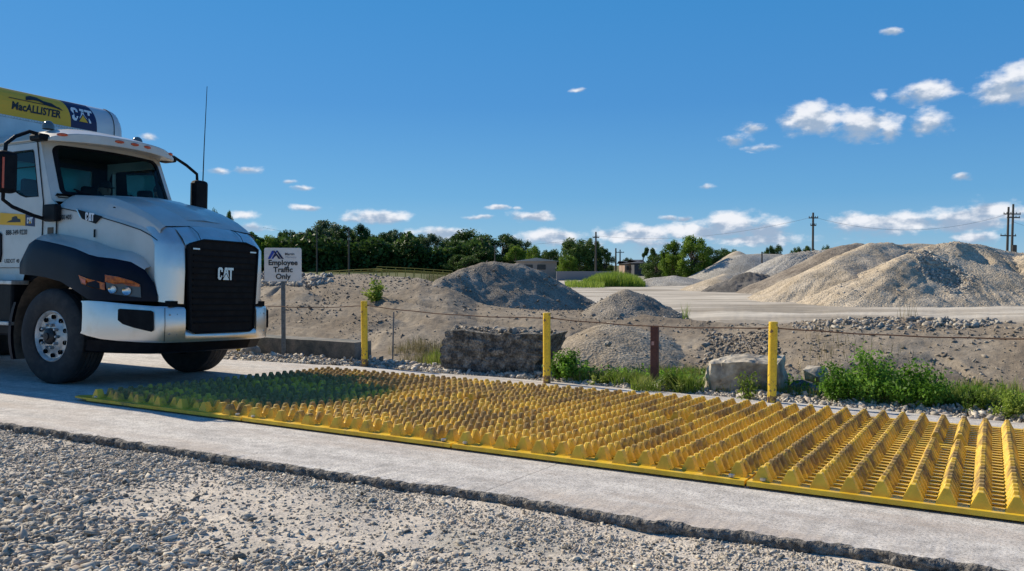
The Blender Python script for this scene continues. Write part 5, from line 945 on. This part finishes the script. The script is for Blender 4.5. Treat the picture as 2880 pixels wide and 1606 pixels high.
def blades(name, P, h, wd, m, parent=None, lean=.35, **k):
    N = len(P); h = np.asarray(h)*RNG.uniform(.5, 1.25, N); a = RNG.uniform(0, 2*math.pi, N); le = RNG.uniform(.1, 1, N)*lean; dx = np.stack([np.cos(a), np.sin(a), 0*a], 1); sd_ = np.stack([-np.sin(a+.7), np.cos(a+.7), 0*a], 1)*wd
    z = np.array([0, 0, 1.]); p1 = P+z*(h*.55)[:, None]+dx*(h*le*.35)[:, None]; p2 = P+z*(h*.97)[:, None]+dx*(h*le*1.1)[:, None]
    V = np.stack([P-sd_, P+sd_, p1+sd_*.8, p1-sd_*.8, p2], 1).reshape(-1, 3); b = np.arange(N)*5
    Fa = np.concatenate([np.stack([b, b+1, b+2], 1), np.stack([b, b+2, b+3], 1), np.stack([b+3, b+2, b+4], 1)]); return link(name, npmesh(name, V, Fa), m, parent, **k)
def veg_pts(N, tr, sr, dens, th):
    t_ = RNG.uniform(*tr, N); w = RNG.uniform(*sr, N); k = dens(t_, w) > th+RNG.uniform(-.25, .25, N); P = st_pts(t_[k], 10.3+w[k]); return on_ground(P)
# green weeds along the ditch (right of the stone block) and sparse tufts on the left
P = veg_pts(60000, (-5.2, 3.4), (.35, 2.3), lambda t_, w: 1.1+.6*fbm(t_*1.1, w*1.4, seed=81)-1.1*np.abs(w-np.interp(t_, [-5, -2, 0, 3], [1.25, 1.15, 1.0, .9])), .2)
k_ = len(P)//4; blades('ditch_straw', P[:k_], .17, .0035, m_straw, kind='stuff', label='dry straw stems mixed through the ditch grass', cat='grass'); P = P[k_:]
blades('ditch_grass', P, .15, .0045, m_grass, kind='stuff', label='green grass along the ditch behind the right half of the road', cat='grass')
P = veg_pts(9000, (-5.2, 3.4), (.6, 1.9), lambda t_, w: .65+.7*fbm(t_*1.6, w*1.8, seed=83), .2); P[:, 2] += RNG.uniform(.02, .22, len(P))
leaves('ditch_weeds', P, .028, m_weed, kind='stuff', label='broad-leaved weeds mixed into the ditch grass', cat='weeds')
P = veg_pts(5200, (-9.5, -5.0), (.9, 2.6), lambda t_, w: .3+.7*fbm(t_*1.1, w*1.3, seed=85), .15)
blades('dry_tufts', P, .20, .004, m_straw, kind='stuff', label='thin dry grass at the foot of the left bank', cat='grass')
P = veg_pts(7000, (-8.5, -5.2), (1.0, 2.0), lambda t_, w: .2+.8*fbm(t_*1.3, w*1.3, seed=87), .15)
blades('left_grass', P, .17, .004, m_grass, kind='stuff', label='sparse green grass between first post and stone block', cat='grass')
P = veg_pts(1200, (-2.6, 2.5), (2.2, 4.6), lambda t_, w: .0+.9*fbm(t_*.9, w*1.3, seed=89), .35)
blades('bank_tufts', P, .16, .004, m_straw, kind='stuff', label='dry tufts scattered up the right bank', cat='grass')
def bush(name, px, py, Y_, w_, h_, m, label, N=2600, leaf=.022, cat='bush', seed=0, stalks=18):
    rr_ = np.random.default_rng(seed+500); x = (px-CX)/F*Y_; z = terr(x, Y_).item(); root = empty(name, Matrix.Translation((x, Y_, z)), label=label, cat=cat); P = []
    g = G(); tips = []
    for i in range(stalks):
        a = rr_.uniform(0, 2*math.pi); r_ = rr_.uniform(0, 1)**.6*w_/2; hh = h_*(1-.55*(r_/(w_/2))**2)*rr_.uniform(.65, 1.05); tip = np.array([r_*math.cos(a), r_*math.sin(a)*.8, hh]); b0_ = tip*.25; b0_[2] = -.02
        g.tube([b0_, (b0_+tip)/2+np.array([0, 0, .03]), tip], [.006, .004, .002], 4, cap=False); tips.append((b0_, tip))
    for (b0_, tip) in tips:
        k = N//stalks; f_ = rr_.uniform(.15, 1.03, k)[:, None]; P.append(b0_*(1-f_)+tip*f_+rr_.normal(0, 1, (k, 3))*np.array([.16, .16, .13])*h_*.55)
    g.obj('stems', m_bark if m is not m_lime else m_weed, root); P = np.concatenate(P); P = P[P[:, 2] > 0]; leaves('foliage', P, leaf, m, root, .45); return root
bush('bush', 2435, 1085, 10.1, 1.05, .66, m_weed, 'large leafy green bush right of the pale boulder', 6500, .026, seed=1, stalks=46)
bush('bush', 2580, 1110, 9.7, .80, .50, m_weed, 'lower spreading green bush joined to the large one on its right', 4200, .026, seed=2, stalks=30)
bush('bush', 2375, 1110, 10.0, .5, .42, m_weed, 'small green bush at the left foot of the large one', 2200, .024, seed=12, stalks=18)
bush('bush', 2865, 1130, 9.0, .55, .30, m_lime, 'yellow-green ferny plant at the right edge of the view', 3000, .017, 'plant', seed=3)
bush('bush', 1600, 1040, 12.0, .75, .42, m_weed, 'dense green bush behind the second post, in front of the stone block end', 3400, .026, seed=4, stalks=30)
bush('bush', 1690, 1050, 11.7, .6, .22, m_grass, 'low green weed clump between second post and brown post', 1800, .022, 'weed', seed=5)
bush('weed', 2105, 1130, 10.25, .30, .42, m_grass, 'tall pale weed growing in front of the pale boulder', 420, .022, 'weed', seed=6, stalks=9)
bush('weed', 1893, 1085, 10.9, .5, .26, m_grass, 'weed clump just right of the brown post', 1300, .022, 'weed', seed=7)
bush('shrub', 1055, 830, 19.0, .52, .46, m_lime, 'yellow-green shrub on the left bank above the first yellow post', 420, .05, 'shrub', seed=8, stalks=14)
bush('weed', 2745, 1130, 9.3, .5, .3, m_grass, 'grassy weed clump between the bushes and the right edge', 1400, .022, 'weed', seed=9)
def tuft(px, Y_, N, h_, m, label, spread=.06, wd=.006, lean=.4, name='grass_tuft', cat='grass tuft'):
    x = (px-CX)/F*Y_; z = terr(x, Y_).item(); P = np.stack([spread*np.clip(RNG.normal(0, 1, N), -1.3, 1.3), spread*np.clip(RNG.normal(0, 1, N), -1.3, 1.3), 0*np.arange(N)], 1); o = blades(name, P, h_, wd, m, lean=lean, label=label, cat=cat); o.location = (x, Y_, z-.01); return o
tuft(2845, 9.3, 27, .42, m_grass, 'tall stiff grass blades near the right edge', .05, .009, .5)
tuft(2555, 14.6, 26, .34, m_straw, 'straw-coloured tuft on the crest of the right bank', .10, .004)
tuft(1930, 17.4, 30, .36, m_lime, 'thin yellow weed on the right end of the small mound', .05, .006); tuft(1712, 24., 16, .7, m_lime, 'tall yellow-green weed showing behind the large spoil mound', .05, .012, .15); tuft(1600, 24., 14, .55, m_lime, 'shorter yellow-green weed at the right foot of the large mound', .05, .012, .15)
for i, (px_, y_, h_, lb) in enumerate(((1760, 11.5, .26, 'grass clump halfway between the second post and the brown post'), (1815, 11.0, .24, 'grass clump at the left foot of the brown post'), (1935, 10.9, .34, 'grass clump touching the left side of the pale boulder'), (2700, 9.6, .40, 'long-bladed grass clump right of the low spreading bush'), (2790, 9.5, .36, 'long-bladed grass clump beside the tall stiff blades'), (2650, 9.9, .34, 'grass clump behind the right end of the bushes'))): tuft(px_, y_, 260, h_*.9, m_grass, lb, .13, .005, .8)
tuft(1240, 13.6, 60, .36, m_grass, 'grass tuft at the left end of the long stone block', .12, .005); tuft(915, 14.9, 24, .2, m_straw, 'small dry tuft above the low concrete block', .06, .005)
# reed bed far across the yard
x = RNG.uniform(1640, 1815, 5200); Yv = RNG.uniform(84, 98, 5200); P = np.stack([(x-CX)/F*Yv, Yv], 1); P = on_ground(P); hgt = np.interp(x, [1640, 1680, 1740, 1790, 1815], [.6, 1.25, 1.5, 1.05, .5])
blades('reed_bed', P, hgt, .035, m_reed, lean=.25, kind='stuff', label='bright green reeds growing across the yard', cat='reeds')
x = RNG.uniform(1590, 1700, 1500); Yv = RNG.uniform(78, 92, 1500); P = on_ground(np.stack([(x-CX)/F*Yv, Yv], 1)); blades('reed_fringe', P, .6, .03, m_lime, kind='stuff', label='short yellow-green growth left of the reeds', cat='grass')
x = RNG.uniform(1200, 1330, 3000); Yv = RNG.uniform(66, 104, 3000); P = on_ground(np.stack([(x-CX)/F*Yv, Yv], 1)); blades('field_grass', P, .35, .03, m_straw, kind='stuff', label='yellowish grass field beyond the left bank', cat='grass')
# ------------------------------------------------------------------ trees
def tree_meshes(seed, kind, leaf=.26, N=15000):
    rr_ = np.random.default_rng(seed); g = G(); hb = .16; cl = []
    g.tube([(0, 0, -.3), (.0, 0, .12), (rr_.uniform(-.02, .02), 0, .32), (rr_.uniform(-.04, .04), rr_.uniform(-.04, .04), .7)], [.028, .021, .017, .006], 8)
    nb = {'round': 64, 'tall': 52, 'loose': 22}[kind]
    for i in range(nb):
        z = rr_.uniform(.06, .97); prof = {'round': math.sqrt(max(.04, 1-((z-.50)/.50)**2)), 'tall': .30+.70*math.sin(math.pi*min(1, max(0, (z-.02)/.96)))**.8, 'loose': .35+.6*math.sin(math.pi*z)}[kind]
        a = rr_.uniform(0, 2*math.pi); r_ = .5*prof*rr_.uniform(.25, .86)**.55; c = np.array([r_*math.cos(a), r_*math.sin(a), z*.95])
        cl.append((c, rr_.uniform(.085, .16)*(1.15 if kind == 'round' else 1))); z0 = z*.55
        g.tube([(0, 0, z0), tuple(c*.6+np.array([0, 0, z0*.35])), tuple(c)], [.009, .005, .002], 4, cap=False)
    P = []
    for c, r_ in cl:
        k = int(N*r_/sum(q[1] for q in cl)); d = rr_.normal(0, 1, (k, 3)); d /= np.linalg.norm(d, axis=1, keepdims=True); rad_ = r_*rr_.uniform(.35, 1.05, (k, 1)); P.append(c+d*rad_*np.array([1, 1, .8]))
    return g, np.concatenate(P)
PROTO = {}
def tree(px, base_y, top_y, wpx, Y_, kind, m, label, seed=None, name='tree', cat='tree'):
    d0 = D(px, base_y, Y_); d1 = D(px, top_y, Y_); x = d0[0]; zg = terr(x, Y_).item(); hgt = d1[2]-zg; wd = wpx*Y_/F; key = (kind, m.name, (seed or 0) % 3)
    root = empty(name, Matrix.Translation((x, Y_, zg)), label=label, cat=cat, group='trees beyond the yard')
    if key not in PROTO:
        g, P = tree_meshes((hash(kind) % 97 if False else {'round': 3, 'tall': 17, 'loose': 29}[kind])+key[2]*7, kind); 
        S0 = 10.; g.v = [(a*S0, b*S0, c*S0) for a, b, c in g.v]; t0 = g.obj('trunk', m_bark, root); c0 = leaves('crown', P*S0, .20 if kind != 'loose' else .20, m, root, .6, .4); PROTO[key] = (t0, c0)
        a_, b_ = t0, c0
    else:
        a_, b_ = PROTO[key][0].copy(), PROTO[key][1].copy()
        for q in (a_, b_): COL.objects.link(q); q.parent = root
    root.scale = (wd/10, wd/10, hgt/10); root.rotation_euler = (0, 0, (seed or 0)*1.3); return root
k = 1.1184; DXY = [  # display px: centre x, top, width, distance, shape, leaf, label
 (672, 590, 60, 150, 'round', m_bright, 'low yellow-green tree just above the sign at its left'), (722, 574, 66, 160, 'tall', m_mid, 'mid-green tree above the right half of the sign'), (640, 610, 60, 170, 'round', m_mid, 'green tree mostly hidden by the truck'),
 (775, 575, 80, 158, 'tall', m_grey, 'silvery tree left of the tallest tree'), (815, 553, 104, 165, 'round', m_grey, 'tallest silvery round tree of the left wood'), (868, 566, 66, 160, 'tall', m_dark, 'dark tree right of the tallest silvery one'), (905, 563, 66, 158, 'tall', m_dark, 'dark pointed tree behind the left utility pole'),
 (955, 585, 74, 162, 'round', m_mid, 'mid-green tree right of the pointed dark one'), (1000, 575, 78, 166, 'tall', m_grey, 'silvery-topped tree at the middle of the wood'), (1047, 588, 66, 168, 'round', m_dark, 'dark rounded tree right of the silvery-topped one'), (1098, 588, 80, 160, 'round', m_grey, 'pale grey-green tree in the dip of the wood'), (1138, 604, 80, 158, 'round', m_mid, 'green tree in front of the big dark dome'),
 (1184, 576, 112, 185, 'round', m_dark, 'big dark dome-shaped tree'), (1262, 588, 92, 188, 'round', m_dark, 'dark tree right of the big dome, with a notch between'), (1312, 602, 74, 190, 'round', m_dark, 'lowering dark tree at the right end of the wood'),
 (1212, 624, 90, 150, 'tall', m_mid, 'lower mid-green tree before the big dark dome'), (1298, 612, 54, 148, 'tall', m_bright, 'bright yellow-green tree before the dark wood'), (1340, 618, 46, 150, 'round', m_bright, 'small bright tree left of the low building'), (1384, 626, 56, 175, 'round', m_mid, 'low green tree behind the roof of the pale building'), (1165, 640, 80, 146, 'round', m_mid, 'low shrubby tree at the edge of the wood'), (1255, 640, 70, 150, 'round', m_mid, 'low shrubby tree left of the pale building'),
 (1450, 598, 96, 132, 'round', m_mid, 'broad green tree right of the pale building'), (1490, 596, 50, 134, 'tall', m_mid, 'green tree crown behind the middle utility pole'), (1520, 618, 44, 136, 'tall', m_mid, 'narrow green tree right of the middle utility pole'), (1428, 640, 50, 128, 'round', m_bright, 'leafy low tree at the foot of the broad green one'),
 (1632, 620, 44, 120, 'loose', m_mid, 'scraggy open tree right of the small brick house'), (1650, 640, 64, 112, 'round', m_mid, 'bushy green tree in front of the scraggy one'), (1692, 604, 62, 106, 'tall', m_bright, 'bright green tree left of the brightest one'), (1738, 592, 84, 104, 'round', m_bright, 'brightest tall green tree at the left end of the stockpiles'), (1790, 622, 60, 130, 'round', m_mid, 'green tree behind the brightest one'), (1832, 624, 62, 135, 'round', m_mid, 'rounded low tree touching the farther gravel heap'),
 (1934, 618, 28, 150, 'round', m_dark, 'left small tree above the gravel heaps'), (1956, 616, 32, 150, 'round', m_dark, 'second small tree above the gravel heaps'), (2002, 620, 34, 152, 'round', m_mid, 'low tree peeping over the grey ridge, left one'), (2035, 618, 34, 152, 'round', m_mid, 'low tree peeping over the ridge beside the utility pole'), (2078, 617, 28, 152, 'round', m_mid, 'low tree peeping over the ridge right of the utility pole'),
 (543, 524, 30, 100, 'round', m_mid, 'tree top showing just over the hood of the truck'), (573, 530, 30, 100, 'round', m_mid, 'second tree top showing over the truck hood'),
 (1580, 648, 30, 190, 'round', m_mid, 'small far tree left of the brick house')]
for i, (x, top, w_, Y_, kd, m_, lb) in enumerate(DXY): tree(x*k, 690*k, top*k, w_*k*1.12, Y_, kd, m_, lb, seed=i)
# understorey closing the foot of the left wood
N = 60000; px = RNG.uniform(560, 1385, N); Yv = RNG.uniform(150, 176, N); x = (px-CX)/F*Yv; hh = RNG.uniform(0, 1, N)**1.2*(5.6+1.8*vnoise(px*.02, Yv*.1)); P = np.stack([x, Yv, terr(x, Yv)+hh], 1); leaves('understorey', P, .42, m_dark, None, .7, kind='stuff', label='dark undergrowth closing the foot of the left wood', cat='undergrowth')
# ------------------------------------------------------------------ poles, wires, railing, buildings
m_pole = mat('weathered_pole', (.07, .065, .055), .85); m_wire = mat('wire', (.06, .065, .07), .6)
def upole(px, top_y, Y_, w_, arms, label, lean=0., name='utility_pole', cat='utility pole'):
    d = D(px, top_y, Y_); x = d[0]; z = terr(x, Y_).item(); hh = d[2]-z; root = empty(name, Matrix.Translation((x, Y_, z)) @ Matrix.Rotation(R(lean), 4, 'Y'), label=label, cat=cat); r_ = w_*Y_/F/2
    G().tube([(0, 0, -.3), (0, 0, hh)], [r_*1.15, r_*.8], 8).obj('shaft', m_pole, root)
    for (ay, aw) in arms:
        az_ = D(px, ay, Y_)[2]-z; L_ = aw*Y_/F; G().box((0, -.1, az_), (L_, .09, .13)).obj('crossarm', m_pole, root)
        g = G()
        for q in (-.46, -.2, .2, .46): g.tube([(q*L_, -.1, az_+.05), (q*L_, -.1, az_+.22)], .04, 6)
        g.obj('insulators', m_pole, root)
    return root, np.array([x, Y_, z+hh])
upole(2287, 598, 95, 7, [(613, 26), (634, 16)], 'utility pole rising behind the grey gravel ridge')
upole(2846, 574, 95, 7, [(602, 40), (612, 36)], 'taller right pole of the pair behind the sand stockpile', 1.); upole(2833, 582, 96, 7, [(602, 30), (663, 44)], 'left pole of the pair behind the sand stockpile', 1.)
G().box((0, 0, 0), (.5, .5, .9)).obj('transformer', m_pole, label='grey transformer hanging by the pair of poles', cat='transformer', bev=.08).location = tuple(D(2851, 700, 95))
upole(1676, 652, 120, 5.5, [(668, 18)], 'utility pole standing before the broad green tree'); upole(1732, 698, 170, 5, [], 'plain thin pole left of the small cross-shaped pole'); upole(1744, 702, 175, 4, [(710, 22)], 'small cross-shaped pole between reeds and sky'); upole(1809, 717, 170, 4, [], 'short thin pole above the dark roof')
upole(891, 640, 118, 4, [], 'thin pale pole in front of the tallest silvery tree'); upole(981, 640, 118, 5, [], 'thin grey pole in front of the dark pointed tree'); upole(2143, 708, 100, 5, [], 'short thin pole standing among the far gravel heaps'); upole(1392, 690, 130, 3.5, [], 'thin pole before the lower green trees of the wood')
def wire(a, b, sag, label):
    P = [a*(1-f_)+b*f_-np.array([0, 0, sag*4*f_*(1-f_)]) for f_ in np.linspace(0, 1, 17)]; G().tube(P, .012, 4).obj('power_line', m_wire, label=label, cat='wire')
wire(D(1676, 663, 120), D(2280, 612, 95), 1.2, 'power line from the middle pole to the pole at the gravel ridge'); wire(D(2294, 612, 95), D(2838, 601, 95), 1.6, 'power line between the ridge pole and the pole pair')
wire(D(2850, 624, 95), D(3060, 650, 90), .5, 'thick cable leaving the pole pair to the right'); wire(D(740, 640, 118), D(1676, 668, 122), 2., 'power line passing above the left wood')
# yellow railing
m_rail = mat('yellow_rail_paint', (.40, .29, .05), .6)
def railing(p0, p1, Y_, np_, dy, label, drop=8):
    root = empty('railing', label=label, cat='railing'); a = np.array(D(*p0, Y_)); b = np.array(D(*p1, Y_)); g = G(); hgt = dy*Y_/F
    g.tube([a, (a+b)/2+np.array([0, 0, .03]), b], .028, 5); g.tube([a-np.array([0, 0, hgt*.55]), b-np.array([0, 0, hgt*.55])], .022, 5); g.obj('rail', m_rail, root)
    for i in range(np_): 
        p = a+(b-a)*i/(np_-1); z = min(p[2]-hgt, terr(p[0], p[1]).item()); G().tube([p, np.array([p[0], p[1], min(z, p[2]-hgt)-.1])], .028, 5).obj('rail_post', m_rail, root)
railing((915, 764), (1075, 756), 60, 9, 9, 'left low part of the yellow pipe railing on the bank crest'); railing((1060, 750), (1272, 762), 66, 9, 16, 'right taller part of the yellow pipe railing beyond the bank'); railing((1050, 757), (1275, 769), 58, 11, 9, 'nearer low yellow rail in front of the taller one')
# pale building, long wall, houses
m_wallb = mat('beige_cladding', (.42, .35, .30), .8, col2=(.36, .31, .27), scale=.5); m_roof = mat('pale_roof', (.40, .40, .38), .7); m_brick = mat('red_brown_brick', (.30, .17, .11), .85, col2=(.40, .32, .26), scale=.8); m_droof = mat('dark_shingle', (.05, .055, .065), .8); m_win = mat('dark_window', (.03, .035, .04), .3); m_gwall = mat('grey_long_wall', (.26, .25, .25), .85)
def house(px0, px1, eave, ridge, Y_, depth, mw, mrf, label, wins=(), yaw=0., hip=0):
    a = D(px0, eave, Y_); b = D(px1, eave, Y_); w_ = b[0]-a[0]; x = (a[0]+b[0])/2; z = terr(x, Y_).item()-.3; he = a[2]-z; hr = D(px0, ridge, Y_)[2]-z
    root = empty('building', Matrix.Translation((x, Y_, z)) @ Matrix.Rotation(yaw, 4, 'Z'), label=label, cat='building')
    wl = G().box((0, depth/2, he/2), (w_, depth, he)).obj('wall', mw, root); g = G(); o_ = .4
    if hip: P = [(-w_/2-o_, -o_), (w_/2+o_, -o_), (w_/2+o_, depth+o_), (-w_/2-o_, depth+o_)]; g.add([(p, q, he) for p, q in P]+[(-w_/2+depth/2*hip, depth/2, hr), (w_/2-depth/2*hip, depth/2, hr)], [(0, 1, 5, 4), (2, 3, 4, 5), (1, 2, 5), (3, 0, 4), (3, 2, 1, 0)])
    else:   # gable faces us
        g.add([(-w_/2-o_, -o_, he), (w_/2+o_, -o_, he), (0, -o_, hr), (-w_/2-o_, depth, he), (w_/2+o_, depth, he), (0, depth, hr)], [(0, 1, 2), (5, 4, 3), (0, 2, 5, 3), (1, 4, 5, 2), (0, 3, 4, 1)])
    g.obj('roof', mrf, root, bev=.02)
    for (fx, fz, ww, wh) in wins: wn_ = G().box((fx*w_, -.03, fz*he), (ww, .08, wh)).obj('window', m_win, root)
    return root
house(1452, 1566, 735, 725, 138, 14, m_wallb, m_roof, 'low beige shed with shallow pale roof behind the large spoil mound', ((.12, .7, 1.4, .8), (-.2, .7, 1.4, .8)))
house(1757, 1786, 742, 734, 165, 9, m_brick, m_droof, 'small brick house with pale front right of the reeds', ((-.2, .7, .5, .7), (.2, .7, .5, .7)), hip=.6)
house(1784, 1812, 740, 730, 160, 9, m_droof, m_droof, 'dark-roofed house next to the small brick house', ((0., .6, .6, .6),), hip=.5)
a = D(1565, 763, 118); b = D(1722, 763, 118); z = terr(b[0], b[1]).item()-.4; root = empty('long_wall', Matrix.Translation(((a[0]+b[0])/2, 118, z)), label='long low grey wall behind the reeds', cat='wall')
G().box((0, 0, (a[2]-z)/2), (b[0]-a[0], .4, a[2]-z)).obj('wall', m_gwall, root)
